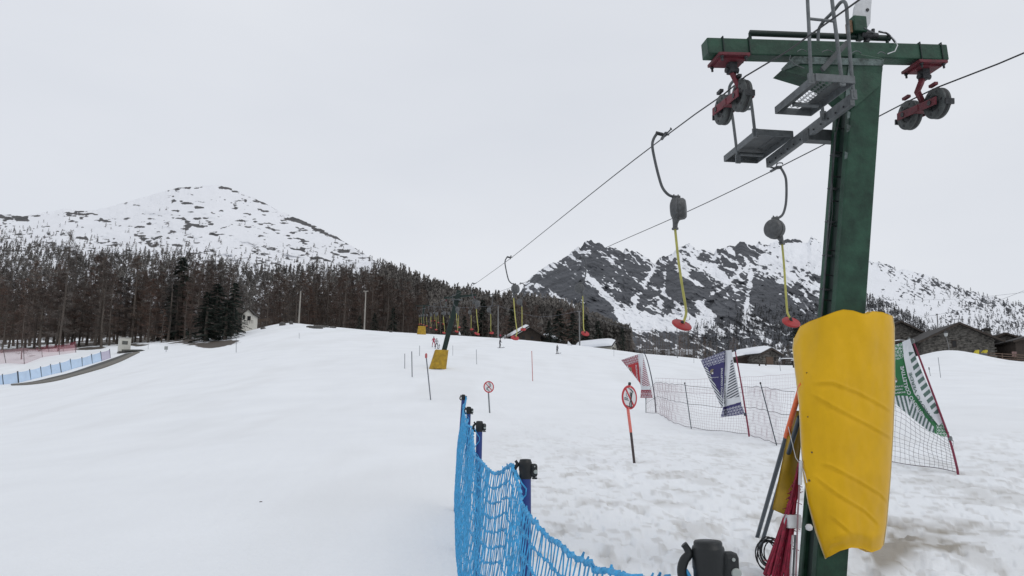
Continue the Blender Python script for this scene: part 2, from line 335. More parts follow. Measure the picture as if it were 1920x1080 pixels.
# ------------------------------------------------------------------ MOUNTAINS
def strokes(PXm, PYm, lst):
    s = np.zeros(PXm.shape)
    for (x0, y0, x1, y1, wd, val) in lst:
        dx, dy = x1 - x0, y1 - y0; L2 = dx * dx + dy * dy + 1e-6
        t = np.clip(((PXm - x0) * dx + (PYm - y0) * dy) / L2, 0, 1)
        d2 = (PXm - x0 - t * dx) ** 2 + (PYm - y0 - t * dy) ** 2; s = s + val * np.exp(-d2 / wd ** 2)
    return s
def mountain(name, pxs, t0s, sky_xy, Rf, r0, base_py, disp, maskf, m, nt_=200):
    t = np.concatenate([t0s, [1.02, 1.08, 1.2, 1.5]]); PXm, TT = np.meshgrid(pxs, t); 
    sx = np.array([a for a, b in sky_xy], float); sy = np.array([b for a, b in sky_xy], float)
    SK = np.interp(PXm, sx, sy) + (fbm(PXm / 9, PXm * 0 + 3, 3, 50) - .5) * maskf[1] * np.minimum(TT, 1) ** 9
    tt = np.minimum(TT, 1); SK0 = np.interp(pxs, sx, sy); kk = np.ones(41) / 41; SKb = np.convolve(np.pad(SK0, 20, mode='edge'), kk, 'valid'); SKb = np.broadcast_to(SKb, SK.shape); SKE = SKb + (SK - SKb) * tt ** 10
    jag = disp(PXm, base_py + (SK - base_py) * tt, tt)
    PYg = base_py + (SKE - base_py) * tt
    RRm = r0 * (Rf(PXm) / r0) ** tt + (TT - tt) * 2500 + jag * (r0 * (Rf(PXm) / r0) ** tt)
    sx_ = (PXm - 960) / F; sy_ = (540 - PYg) / F; yd = CT - sy_ * ST; k = RRm / yd
    X = sx_ * k; Zm = H0 + (ST + sy_ * CT) * k; Zm = Zm - np.where(TT > 1, (TT - 1) * 2600, 0)
    M = maskf[0](PXm, PYg, tt); mk = np.zeros(M.shape + (4,)); mk[..., 0] = M; mk[..., 3] = 1
    o = arr_mesh(name, np.stack([X, RRm, Zm], -1).reshape(-1, 3), gridq(*X.shape), m, True, mk.reshape(-1, 4)); tag(o, kind='structure')
    return X, RRm, Zm, PXm, PYg
SKL = [(-500, 520), (-200, 450), (-60, 412), (0, 401), (45, 405), (60, 402), (110, 394), (120, 391), (150, 396), (180, 394), (250, 376), (300, 361), (335, 352), (370, 349), (405, 347), (428, 352), (480, 373), (530, 399), (580, 418), (620, 437), (660, 462), (700, 487), (740, 512), (800, 542), (850, 560), (900, 570), (960, 575), (1020, 582), (1080, 598), (1140, 628), (1200, 665), (1300, 720)]
def RL(px): return np.interp(px, [-500, 450, 650, 760, 960, 1300], [1700, 1700, 1200, 620, 480, 420])
LS = [(-20, 408, 45, 409, 6, .5), (35, 409, 48, 408, 6, .3), (65, 405, 95, 403, 3, .3), (110, 393, 122, 391, 4, .5), (0, 420, 60, 423, 5, .2), (75, 427, 60, 432, 7, .22), (130, 415, 160, 415, 5, .2), (320, 354, 380, 350, 4, .42), (400, 352, 425, 352, 4, .45), (425, 353, 520, 392, 3, .32), (550, 410, 640, 450, 4, .34), (640, 450, 720, 495, 5, .3), (560, 440, 700, 500, 10, .12), (380, 378, 560, 440, 30, .06), (150, 420, 350, 450, 40, .04)]
def maskL(px, py, t):
    a = px * .96 + py * .25; b = -px * .25 + py * .96; wq = sm(380, 560, px)
    n = fbm(px / 22, py / 5, 4, 60) * (1 - wq) + fbm(a / 22, b / 5, 4, 64) * wq; n2 = fbm(px / 70, py / 30, 3, 61)
    n5 = fbm(px / 9, py / 2.6, 3, 66)
    return np.clip(.13 + (n - .5) * 1.6 + (n2 - .5) * .8 + (n5 - .5) * 1.25 + strokes(px, py, LS) * 1.25 + .12 * sm(480, 540, py), 0, 1)
def dispL(px, py, t): return ((fbm(px / 60, py / 18, 5, 62) - .5) * .10 + (fbm(px / 14, py / 5, 4, 63) - .5) * .02) * np.sin(np.pi * np.clip(t, 0, 1)) ** .7
mL = terrain_mat('hill_snow', snow=(.84, .85, .88), rockc=(.05, .05, .052), rock2=(.10, .095, .095))
XL = mountain('snowy_hill', np.arange(-500, 1300, 1.4), np.linspace(0, 1, 230), SKL, RL, 330., 655., dispL, (maskL, 3), mL)
SKR = [(900, 640), (960, 575), (978, 545), (985, 530), (1010, 508), (1040, 492), (1052, 488), (1075, 470), (1083, 461), (1088, 468), (1097, 455), (1108, 451), (1122, 455), (1140, 465), (1158, 466), (1168, 472), (1172, 462), (1180, 470), (1195, 473), (1210, 480), (1222, 490), (1229, 495), (1236, 484), (1250, 478), (1262, 474), (1275, 463), (1290, 457), (1298, 462), (1305, 468), (1316, 466), (1330, 472), (1337, 478), (1345, 466), (1360, 462), (1373, 461), (1387, 454), (1401, 457), (1418, 461), (1423, 453), (1432, 461), (1470, 450), (1490, 446), (1514, 456), (1521, 445), (1545, 456), (1600, 474), (1630, 487), (1672, 500), (1690, 508), (1703, 505), (1720, 513), (1734, 517), (1775, 531), (1817, 545), (1858, 557), (1913, 571), (2100, 640), (2400, 700)]
RS = [(1098, 512, 1169, 592, 7, -.55), (1165, 598, 1305, 605, 17, -.7), (1290, 612, 1180, 606, 10, -.6), (1227, 500, 1207, 534, 5, -.5), (1209, 541, 1187, 563, 5, -.4), (1189, 562, 1192, 592, 5, -.4), (1248, 500, 1245, 550, 4, -.45), (1245, 550, 1271, 572, 4, -.4), (1275, 505, 1307, 530, 7, -.45), (1307, 530, 1340, 552, 4, -.35), (1053, 559, 1075, 580, 9, -.5), (1044, 540, 1040, 556, 4, -.3), (1318, 570, 1335, 592, 9, -.4),
 (1300, 480, 1345, 520, 16, -.3), (1308, 567, 1350, 625, 9, -.5), (1345, 545, 1310, 570, 4, -.35), (1408, 512, 1396, 610, 5, -.5), (1400, 500, 1345, 548, 3, -.3), (985, 525, 1100, 470, 9, -.1), (1100, 480, 1170, 520, 5, -.22), (1120, 470, 1200, 530, 4, -.25), (1010, 560, 985, 545, 6, -.3), (1060, 497, 1083, 516, 3, -.3),
 (1120, 500, 1200, 520, 20, .3), (1060, 540, 1130, 600, 25, .25), (1110, 560, 1150, 600, 12, .2), (1250, 500, 1262, 540, 8, .3), (1260, 545, 1330, 560, 16, .35), (1260, 560, 1245, 588, 9, .35), (1205, 570, 1195, 590, 6, .3), (1294, 515, 1342, 540, 13, .25), (1380, 463, 1418, 478, 9, .45), (1310, 480, 1330, 490, 6, .25), (1325, 575, 1340, 640, 10, .3), (1408, 535, 1460, 610, 20, .28), (1460, 560, 1535, 640, 22, .22), (1350, 550, 1400, 620, 18, .12),
 (1470, 451, 1505, 452, 3, .6), (1440, 480, 1560, 540, 30, -.34), (1250, 470, 1400, 520, 22, -.14), (1500, 465, 1620, 520, 20, -.5), (1430, 470, 1460, 480, 8, .2), (1490, 505, 1540, 525, 6, .35)]
def maskR(px, py, t):
    a = px * .86 + py * .51; b = -px * .51 + py * .86
    wob = (fbm(px / 30, py / 30, 3, 76) - .5) * 14
    n1 = fbm(a / 34, (b + wob) / 8, 5, 70, .6); n2 = fbm(px / 30 + 4, py / 22, 4, 71); n3 = fbm(a / 7, b / 2.2, 3, 72); n4 = fbm((px * .6 - py * .8) / 26, (px * .8 + py * .6) / 5, 3, 77)
    base = np.where(px < 1400, .66, .66 - .0 * px); base = base - .22 * sm(1400, 1480, px) * sm(560, 480, py) - .5 * sm(1545, 1610, px)
    top = sm(30, 6, py - np.interp(px, [a for a, b in SKR], [b for a, b in SKR]))
    amp = 1 - .35 * sm(1550, 1620, px)
    wq = (fbm(px / 16, py / 16, 3, 78) - .5) * 16 + (fbm(px / 60, py / 60, 2, 79) - .5) * 30
    ln1 = sm(.55, .95, np.sin((b + wq) / 2.1)) * sm(.40, .54, fbm(a / 30, b / 14, 3, 73)); ln2 = sm(.7, .97, np.sin((b + wq * 1.3) / 3.7 + 1)) * sm(.38, .54, fbm(a / 45 + 3, b / 20, 3, 74))
    pk = .72 + .45 * top
    v = base + .10 + (n1 - .5) * .9 * amp + (n2 - .5) * .45 + (n3 - .5) * .72 + (n4 - .5) * .45 - (.42 * ln1 + .38 * ln2) * pk * (px < 1600) + strokes(px, py, RS) * 1.15 + .10 * top * np.where(px > 1600, 2.2, -.6)
    return np.clip(.5 + (v - .5) * 1.25, 0, 1)
def RRf(px): return np.interp(px, [900, 1500, 1650, 2400], [2600, 3000, 2400, 2000])
def dispR(px, py, t):
    a = px * .86 + py * .51; b = -px * .51 + py * .86
    rocky = 1 - .75 * sm(1540, 1620, px); tt = np.clip(t, 0, 1); wv = np.sin(np.pi * tt * .98) ** .6
    return rocky * wv * ((ridged((px + py * .9) / 60, (py - px * .35) / 80, 4, 80) - .6) * .10 + (fbm(a / 24, b / 7, 4, 81) - .5) * .045 + (fbm(a / 7, b / 2.5, 3, 82) - .5) * .015)
mR = terrain_mat('rock_and_snow', snow=(.84, .855, .885), rockc=(.032, .035, .042), rock2=(.088, .093, .105))
XR = mountain('rocky_mountain', np.arange(900, 2400, .95), np.linspace(0, 1, 330), SKR, RRf, 700., 690., dispR, (maskR, 9), mR)
# ------------------------------------------------------------------ TREES
bark = mat('larch_bark', (.115, .095, .080), .9, var=.3, scale=4, bump=.5, bscale=20)
twig = mat('larch_twigs', (.150, .108, .088), .95, var=.35, scale=1.2)
twig_g = mat('larch_twigs_grey', (.160, .140, .122), .95, var=.35, scale=1.2)
for mm in (twig, twig_g):
    n_ = mm.node_tree.nodes; l_ = mm.node_tree.links; oi = n_.new('ShaderNodeObjectInfo'); rp = n_.new('ShaderNodeValToRGB'); rp.color_ramp.elements[0].color = (.55, .6, .65, 1); rp.color_ramp.elements[1].color = (1.35, 1.12, 1.0, 1)
    mx = n_.new('ShaderNodeMix'); mx.data_type = 'RGBA'; mx.blend_type = 'MULTIPLY'; mx.inputs[0].default_value = 1; l_.new(oi.outputs['Random'], rp.inputs[0]); b_ = n_['Principled BSDF']; src = b_.inputs['Base Color'].links[0].from_socket
    l_.new(src, mx.inputs[6]); l_.new(rp.outputs[0], mx.inputs[7]); l_.new(mx.outputs[2], b_.inputs['Base Color'])
needle = mat('spruce_needles', (.016, .026, .018), .9, var=.45, scale=1.5)
def tri_cloud(mb, m, tris):
    vs = []; fs = []
    for t in tris:
        b = len(vs); vs.extend(t); fs.append(tuple(range(b, b + len(t))))
    mb.add(vs, fs, m)
def larch_meshes(seed, h=18, spread=2.6, n_l=70, dens=54, tm=None, low=.12):
    rg = random.Random(seed); t = MB(); bend = (rg.uniform(-.3, .3), rg.uniform(-.3, .3))
    ax = lambda z: Vector((bend[0] * math.sin(z / h * 2.5), bend[1] * math.sin(z / h * 3), z))
    t.tube([ax(h * k / 8 - (.6 if k == 0 else 0)) for k in range(9)], [.19 * (1 - k / 8.3) + .012 for k in range(9)], bark, 6)
    c = MB(); tris = []
    for i in range(n_l):
        f = low + (1 - low) * (i / n_l) ** .9; z = h * f; a = rg.uniform(0, 6.283)
        env = spread * ((1 - f) / (1 - low)) ** .62 * (.45 + .55 * min(1, (f - low) * 5 + .3)); ln = env * rg.uniform(.55, 1.12) + .15
        if rg.random() < .07: continue
        d = Vector((math.cos(a), math.sin(a), 0)); rise = rg.uniform(-.12, .28)
        pts = [ax(z) + d * ln * q + UP * (rise * ln * q - .22 * ln * math.sin(q * 2.6)) for q in (0, .35, .7, 1)]
        c.tube(pts, [.045, .03, .02, .008], bark, 3, cap=False, smooth=False)
        for k in range(int(dens * (.5 + ln / spread))):
            q = rg.uniform(.12, 1.02); j = min(2, int(q * 3)); p0 = pts[j].lerp(pts[j + 1], q * 3 - j)
            b = a + rg.choice((-1, 1)) * rg.uniform(.3, 1.5); tl = rg.uniform(.25, .75)
            dd = Vector((math.cos(b), math.sin(b), rg.uniform(-.75, .35))) * tl; wv = Vector((-dd.y, dd.x, rg.uniform(-.3, .3))).normalized() * rg.uniform(.014, .034)
            p0 = p0 + Vector((rg.uniform(-.15, .15), rg.uniform(-.15, .15), rg.uniform(-.2, .2)))
            tris.append((p0 - wv, p0 + wv, p0 + dd))
    tri_cloud(c, tm or twig, tris); return t, c
def spruce_meshes(seed, h=15, spread=2.6):
    rg = random.Random(seed); t = MB(); t.tube([(0, 0, -.5), (0, 0, h * .5), (0, 0, h)], [.26, .15, .02], bark, 6)
    c = MB(); tris = []
    nl = 150
    for i in range(nl):
        f = .05 + .95 * i / nl; z = h * f; a = rg.uniform(0, 6.283); ln = spread * (1 - f) ** .8 * rg.uniform(.65, 1.12) + .15
        d = Vector((math.cos(a), math.sin(a), 0)); s = Vector((-d.y, d.x, 0))
        for k in range(26):
            q = rg.uniform(.05, 1); p0 = Vector((0, 0, z)) + d * ln * q - UP * (ln * .35 * q * q) + s * rg.uniform(-.3, .3) * (1.1 - q) * ln * .5
            dd = (d * rg.uniform(.1, .6) + s * rg.uniform(-.5, .5) - UP * rg.uniform(.15, .6)) * rg.uniform(.3, .8); wv = s * rg.uniform(.08, .18) + UP * rg.uniform(-.06, .06)
            tris.append((p0 - wv, p0 + wv, p0 + dd))
    tri_cloud(c, needle, tris); return t, c
def proto(kind, seed, **k):
    t, c = (larch_meshes if kind == 'larch' else spruce_meshes)(seed, **k)
    a = t.build('trunk'); b = c.build('crown'); ma, mb_ = a.data, b.data
    bpy.data.objects.remove(a); bpy.data.objects.remove(b); return ma, mb_
LP = [proto('larch', 1), proto('larch', 2, spread=3.1, n_l=80), proto('larch', 3, spread=2.1, n_l=64), proto('larch', 4, spread=2.7, tm=twig_g), proto('larch', 5, spread=2.2, tm=twig_g, n_l=60), proto('larch', 6, spread=3.3, n_l=85, dens=48)]
LTH = [proto('larch', 11, spread=1.5, n_l=60, dens=12, tm=twig_g, low=.35), proto('larch', 12, spread=1.8, n_l=60, dens=12, tm=twig_g, low=.3), proto('larch', 13, spread=1.4, n_l=55, dens=13, low=.4)]
SPP = [proto('spruce', 1), proto('spruce', 2, spread=3.0), proto('spruce', 3, spread=2.2)]
def tree(name, pr, x, y, hh, label, cat, group, rz, wide=1, href=18.):
    e = empty(name, (x, y, gz(x, y) - .15), label, cat, group); s = hh / href
    for nm, me in (('trunk', pr[0]), ('crown', pr[1])):
        o = bpy.data.objects.new(nm, me); COL.objects.link(o); o.parent = e; o.scale = (s * wide, s * wide, s); o.rotation_euler = (0, 0, rz)
    return e
rg = random.Random(42)
# tree-top line of the near forest in photo pixels
TOP = [(-150, 450), (0, 505), (70, 495), (115, 455), (160, 470), (250, 478), (330, 485), (400, 480), (440, 505), (480, 512), (560, 495), (640, 492), (720, 508), (755, 500), (790, 525), (830, 548), (880, 560), (950, 560), (1000, 565), (1060, 575), (1100, 592), (1140, 612), (1180, 615), (1240, 612), (1270, 600), (1300, 618), (1340, 628), (1400, 632), (1500, 640), (1620, 645)]
def topy(px): return float(np.interp(px, [a for a, b in TOP], [b for a, b in TOP]))
def place_larch(px, Yd, pr, label, group, jit=12, wide=1, hmin=6, hmax=23, name='larch_tree'):
    x = (px - 960) / F * Yd; z = gz(x, Yd); ty = topy(px) + 16 * float(vn(px / 28., 3., 4)) - 8 + rg.uniform(-4, jit) + (Yd < 145) * 0
    hh = H0 + Kz(ty) * Yd - z
    if rg.random() < .28 and Yd < 400: hh *= rg.uniform(.5, .8); wide *= 1.15
    hh = max(hmin, min(hmax, hh)); return tree(name, pr, x, Yd, hh, label, 'tree', group, rg.uniform(0, 6.28), wide)
zones = [(-60, 215, 38, 'bare brown larch at the left edge, behind the pale blue mesh fence', 'larches left of the white booth'),
         (215, 450, 34, 'bare larch in the dark wood between the white booth and the white cabin', 'larches between booth and cabin'),
         (470, 560, 16, 'bare larch in the grey wood between the white cabin and the first lamp post', 'larches beside the white cabin'),
         (560, 690, 26, 'bare reddish larch on the crest between the two pale wooden posts', 'larches between the two pale posts'),
         (690, 800, 22, 'bare larch on the crest left of the row of hanging platters', 'larches left of the lift line'),
         (800, 960, 28, 'bare larch on the crest behind the row of hanging platters', 'larches behind the lift line'),
         (960, 1150, 30, 'bare larch on the wooded rise behind the snowy chalet roofs', 'larches behind the chalets'),
         (1160, 1300, 34, 'thin bare larch in front of the snowfield below the rocky mountain', 'thin larches below the snowfield'),
         (1300, 1500, 38, 'thin bare larch behind the stone hut with the snowy roof', 'thin larches behind the stone hut'),]
for zi, (a, b, n, lab, grp) in enumerate(zones):
    for k in range(n):
        px = a + (b - a) * (k + rg.uniform(.1, .9)) / n
        back = k % 2
        if px < 450: Yd = rg.uniform(132, 150) if not back else rg.uniform(152, 210)
        elif px < 960: Yd = rg.uniform(160, 175) if not back else rg.uniform(176, 215)
        elif px < 1160: Yd = rg.uniform(190, 240)
        else: Yd = rg.uniform(175, 235)
        if 215 < px < 300 and not back: Yd = rg.uniform(140, 150)
        prs = LTH if px > 1150 else (LP if px > 60 else LP)
        place_larch(px, Yd, rg.choice(prs), lab, grp, jit=48 if px < 960 else 30, wide=rg.uniform(1.35, 1.85) if px < 1150 else rg.uniform(.9, 1.25))
# a few that stand out
def at_top(px, ty, Yd, pr, label, cat='tree', name='larch_tree', wide=1, href=18.):
    x = (px - 960) / F * Yd; hh = H0 + Kz(ty) * Yd - gz(x, Yd)
    return tree(name, pr, x, Yd, hh, label, cat, None, 1.3 * px, wide, href)
at_top(108, 428, 128, LP[3], 'tallest bare larch in front of the far left slope, its open top above the others', wide=.9)
at_top(41, 560, 118, LP[1], 'bare larch with a dark thick trunk just behind the red netting, nearest the left edge', wide=1.1)
at_top(754, 492, 168, LP[4], 'pale bare larch whose top sticks out above the wood right of the second pale post', wide=.9)
for (px, ty, Yd, lab, wd) in [(383, 545, 118, 'dark green spruce, leftmost of the dense group beside the white cabin', 1.3), (400, 530, 122, 'dark green spruce in the middle of the dense group left of the white cabin', 1.35), (433, 528, 126, 'dark green spruce standing right beside the white cabin', .95), (420, 560, 116, 'lower dark spruce in front of the dense group left of the white cabin', 1.5),
    (330, 480, 150, 'tall dark evergreen rising above the brown larches left of the spruce group', .9), (318, 530, 155, 'dark evergreen among the brown larches above the booth', 1.1), (735, 575, 160, 'low dark spruce under the larches left of the far yellow pad', 1.3), (672, 590, 158, 'small dark spruce beneath the larches by the second pale post', 1.5), (905, 560, 165, 'dark spruce at the crest behind the hanging platters', 1.3), (870, 590, 158, 'low dark spruce just right of the far lift pylon', 1.5), (700, 585, 162, 'small dark spruce under the wood right of the second pale post', 1.3), (830, 580, 168, 'dark spruce behind the farthest hanging platters', 1.5),
    (1048, 580, 158, 'broad dark spruce right of the large chalet', 1.8), (1030, 600, 165, 'dark spruce right behind the small snowy roof', 1.5), (1075, 585, 158, 'dark spruce left of the tall thin post by the chalets', 1.6), (1100, 590, 162, 'dark spruce right of the tall thin post by the chalets', 1.6), (1122, 600, 168, 'dark spruce behind the white walled chalet', 1.5), (1168, 612, 158, 'dark slender spruce at the right end of the white walled chalet', .9), (1498, 600, 150, 'dark evergreen just left of the yellow padded pylon', 1.3), (960, 575, 185, 'dark spruce behind the large chalet', 1.4)]:
    at_top(px, ty, Yd, SPP[int(px) % 3], lab, name='spruce_tree', wide=wd * (1.9 if px < 460 else 1.35), href=15.)
# far trees: nobody could count these
def far_forest(name, pts, m, seed):
    rs = np.random.RandomState(seed); V = []; Fc = []; nb = 0; NT = 26
    n = len(pts); P0 = np.array([p[:3] for p in pts]); Hh = np.array([p[3] for p in pts])
    f = rs.rand(n, NT) ** .8 * .95 + .05; a = rs.rand(n, NT) * 6.283; rad = (1 - f) ** .8 * .25 * (.5 + .8 * rs.rand(n, NT)) + .03
    c = P0[:, None, :] + np.stack([np.cos(a) * rad * .3, np.sin(a) * rad * .3, f], -1) * Hh[:, None, None]
    d = np.stack([np.cos(a) * rad, np.sin(a) * rad, -.06 - .08 * rs.rand(n, NT)], -1) * Hh[:, None, None]
    wv = np.stack([-np.sin(a), np.cos(a), rs.rand(n, NT) * .8 + .4], -1) * (.055 * Hh)[:, None, None]
    tri = np.stack([c - wv, c + wv, c + d], 2).reshape(-1, 3)
    tw = np.array([[-.012, 0, 0], [.012, 0, 0], [0, 0, 1.0], [0, -.012, 0], [0, .012, 0], [0, 0, 1.0]]); tr = (P0[:, None, :] + tw[None] * np.maximum(Hh, 1)[:, None, None] - np.array([0, 0, .02])).reshape(-1, 3)
    V = np.concatenate([tri, tr]); Fq = np.arange(len(V)).reshape(-1, 3)
    o = arr_mesh(name, V, Fq, m, False); tag(o, kind='stuff'); return o
rs = np.random.RandomState(3)
pts = []
XLx, XLy, XLz, PXm, PYm = XL
TL = ([-500, 0, 100, 200, 350, 420, 480, 600, 700, 720, 745, 1300], [420, 455, 465, 478, 482, 500, 512, 508, 515, 505, 500, 500])
R_, C_ = XLx.shape
cand = rs.rand(70000, 2)
for u, v in cand:
    i = int(u ** 1.0 * 228); j = int(v * (C_ - 1)); px, py = PXm[i, j], PYm[i, j]
    if not (-60 < px < 1180): continue
    lim = np.interp(px, *TL); e = py - lim
    prob = .95 if e > 6 else math.exp((e - 6) / 16) * .75
    if px > 745: prob = .95
    if px < 60 and 430 < py < 470: prob = max(prob, .35)
    if rs.rand() > prob * (.35 + 1.3 * _val[(int(px / 6) * 31 + int(py / 5) * 17) & 1023]) * (.5 if px<700 else .6): continue
    Yd = XLy[i, j]
    hh = rs.uniform(4.5, 9.5) * (1.0 if e > 0 else .75) * min(1.25, Yd / 900 + .35)
    if px > 700: hh = rs.uniform(4, 14) * (.85 if px>900 else 1)
    pts.append((XLx[i, j] + rs.uniform(-1, 1), Yd, XLz[i, j] - .3, hh))
far_m = mat('far_larches', (.115, .105, .095), .95, var=.4, scale=.02)
o = far_forest('far_forest', pts, far_m, 5); tag(o, 'mass of small bare trees covering the snowy hillside on the left', 'wood')
print('far', len(pts))
pts = []; XRx, XRy, XRz, PXm, PYm = XR; R_, C_ = XRx.shape
for u, v in rs.rand(60000, 2):
    i = int(u * 328); j = int(v * (C_ - 1)); px, py = PXm[i, j], PYm[i, j]
    if not 1180 < px < 2000: continue
    prob = 0
    if px > 1600:
        sky_y = np.interp(px, [a for a, b in SKR], [b for a, b in SKR]); prob = .06 * sm(1640, 1850, px) + .14 * sm(545, 650, py) * sm(1700, 1900, px) + .06 * sm(sky_y + 50, sky_y + 110, py)
        edge = np.interp(px, [1600, 1650, 1700, 1750, 1790], [540, 562, 585, 612, 640]); prob = max(prob, .9 * sm(edge - 2, edge + 10, py) * (px < 1800))
    elif px > 1380: prob = .5 * sm(560, 620, py)
    elif px > 1290: prob = .35 * sm(590, 630, py)
    if rs.rand() > prob * (.3 + 1.4 * _val[(int(px / 7) * 13 + int(py / 6) * 7) & 1023]): continue
    pts.append((XRx[i, j], XRy[i, j], XRz[i, j] - .5, rs.uniform(7, 15) * (XRy[i, j] / 2000)))
print('far r', len(pts))
o = far_forest('slope_trees', pts, mat('slope_larches', (.06, .06, .062), .95, var=.3, scale=.02), 6); tag(o, 'scattered small trees dotting the snowy flank on the right', 'wood')
# ------------------------------------------------------------------ NEAR LIFT PYLON
O0 = Vector((0, 0, H0))
def LC(l, c, z): return LD * l + CD * c + UP * z
green = mat('green_paint', (.012, .046, .028), .5, var=.3, scale=5, bump=.2, bscale=25, col2=(.017, .056, .034), spec=.35)
green_d = mat('dark_green_paint', (.006, .018, .014), .5, var=.2, scale=5, spec=.35)
scuff = mat('scuffed_weld_paint', (.025, .055, .045), .6, var=.55, scale=9, bump=.4, bscale=40, col2=(.09, .12, .115))
galv = mat('galvanised_steel', (.12, .13, .135), .55, .3, var=.22, scale=14, bump=.1, bscale=80)
galv_d = mat('dull_galvanised', (.08, .087, .09), .6, .3, var=.25, scale=10)
redm = mat('red_oxide_paint', (.11, .012, .02), .6, var=.35, scale=10, bump=.2, bscale=50)
rub = mat('black_rubber', (.018, .019, .021), .6, var=.3, scale=20)
iron = mat('dark_iron', (.04, .042, .045), .5, .5, var=.4, scale=16, bump=.3)
sheave_m = mat('cast_sheave', (.062, .068, .067), .6, .2, var=.3, scale=14, bump=.2)
rust = mat('rusty_plate', (.20, .12, .07), .8, var=.4, scale=20)
ropem = mat('steel_rope', (.035, .036, .038), .5, .4, var=.2)
white_m = mat('off_white_enamel', (.55, .56, .57), .5, var=.12, scale=6)
yel = mat('yellow_vinyl', (.66, .375, .003), .40, var=.05, scale=2.2, bump=.06, bscale=5, col2=(.68, .39, .004), spec=.25)
yel_b = mat('worn_yellow_vinyl', (.36, .22, .01), .6, var=.25, scale=4)
B0 = P(1541, 1085, 8.2); T0 = P(1612, 115, 7.8); cdir = (T0 - B0).normalized()
base = B0 - cdir * .45; top = T0 + cdir * .0
pyl = empty('lift_pylon', base, 'green steel drag lift pylon with platforms and sheaves standing at the right', 'lift pylon')
def cpt(t): return base.lerp(top, t)
m = MB()
LP_ = (LD - cdir * LD.dot(cdir)).normalized(); CP_ = cdir.cross(LP_) * -1
if CP_.dot(CD) < 0: CP_ = -CP_
mid = (base + top) / 2; half = (top - base) / 2
m.obox(mid - LP_ * .125, CP_ * .165, LP_ * .05, half, green, .014)
m.obox(mid + LP_ * .135, CP_ * .165, LP_ * .045, half, green, .014)
m.obox(mid, CP_ * .12, LP_ * .085, half * .999, green_d, .004)
for k in range(14):       # bolts on the right edge and climbing pegs on the left
    q = cpt(.33 + k * .045)
    m.lathe(q + CP_ * .165 - LP_ * .12, CP_, [(.012, 0), (.012, .02)], iron, 6)
    m.tube([q - CP_ * .12 + LP_ * .02, q - CP_ * .20 + LP_ * .02], .008, iron, 5)
m.build('column', pyl)
# ladder rail with brackets on the left face
m = MB()
a = cpt(.30) - CP_ * .215; b = cpt(.86) - CP_ * .215; m.tube([a, b], .012, galv_d, 6)
for k in range(9):
    q = a.lerp(b, .05 + .11 * k); m.beam(q + LP_ * .06, q + CP_ * .10 + LP_ * .06, .05, .012, galv_d)
m.build('ladder', pyl)
for (p0, p1, p2, nm) in [((1578, 205), (1563, 270), (1561, 400), 'cable')]:
    m = MB(); m.tube([P(*p0, 7.75), P(*p1, 7.75), P(1560, 330, 7.8), P(*p2, 7.85), P(1552, 470, 7.9)], .006, iron, 6); m.build('conduit', pyl)
ll = 7.16
A = PL(1321, 92, ll); Bq = PL(1768, 104, ll); adir = (Bq - A).normalized(); aup = adir.cross(LD) * -1
aup = aup if aup.z > 0 else -aup
m = MB(); m.beam(A, Bq, .17, .18, green, up=aup, bev=.012); m.build('crossarm', pyl)
def arm_at(px): # point on the arm axis under photo column px
    t = (px - 1321) / (1768 - 1321); return A.lerp(Bq, t * (1 + .02 * (1 - t)))
for px in (1348, 1394, 1713, 1755):
    q = arm_at(px)
    m = MB(); m.tube([q - LD * .093 - aup * .10, q - LD * .093 + aup * .098, q + LD * .093 + aup * .098, q + LD * .093 - aup * .10], .009, green_d, 6); m.build('clamp_band', pyl)
# gusset under the arm
m = MB()
g = [(1492, 108), (1655, 117), (1655, 130), (1650, 160), (1604, 200), (1580, 188), (1550, 160), (1522, 148), (1466, 131)]
G3 = [PL(px, py, ll - .15) for px, py in g]; m.slab(G3, LD * .20, green)
m.slab([PL(px, py, ll - .152) for px, py in [(1488, 106), (1656, 112), (1655, 124), (1500, 120), (1470, 133), (1464, 130)]], -LD * .012, scuff)
m.slab([PL(px, py, ll - .153) for px, py in [(1590, 124), (1600, 124), (1590, 205), (1583, 200)]], -LD * .01, scuff)
for k_ in (0, 1, 4): y_ = 208 + k_ * 19 + k_ % 2 * 6; m.slab([PL(x_, yy_, ll - .19 + .02 * k_ * .1) for x_, yy_ in [(1588.5 - k_ * 1.2, y_), (1594 - k_ * 1.2 + 2 * (k_ % 2), y_ + 3), (1593 - k_ * 1.2, y_ + 13), (1588 - k_ * 1.2, y_ + 15)]], -LD * .006, scuff)
m.build('gusset', pyl)
# wire loops along the arm's lower front edge
for (x0, x1, dy) in ((1495, 1512, 3), (1541, 1562, 3), (1597, 1615, 3), (1645, 1660, 3)):
    m = MB()
    m.tube([PL(x0 + (x1 - x0) * k / 6, 97 - 4.5 * math.sin(math.pi * k / 6) + (x0 - 1495) * .03, ll - .17) for k in range(7)], .005, galv, 5); m.build('wire_loop', pyl)
m = MB(); m.tube([PL(1482, 104, ll - .18), PL(1480, 112, ll - .18), PL(1490, 121, ll - .18), PL(1508, 128, ll - .18)], .005, galv, 5); m.build('hanging_wire', pyl); m = MB()
m.tube([PL(1664, 101, ll - .17), PL(1678, 96, ll - .17), PL(1683, 85, ll - .15), PL(1678, 75, ll - .12), PL(1666, 63, ll), PL(1650, 58, ll)], .006, white_m, 5)
m.tube([PL(1678, 79, ll - .1), PL(1672, 70, ll - .05), PL(1662, 62, ll), PL(1647, 59, ll + .02)], .011, iron, 5)
m.build('power_cable', pyl)
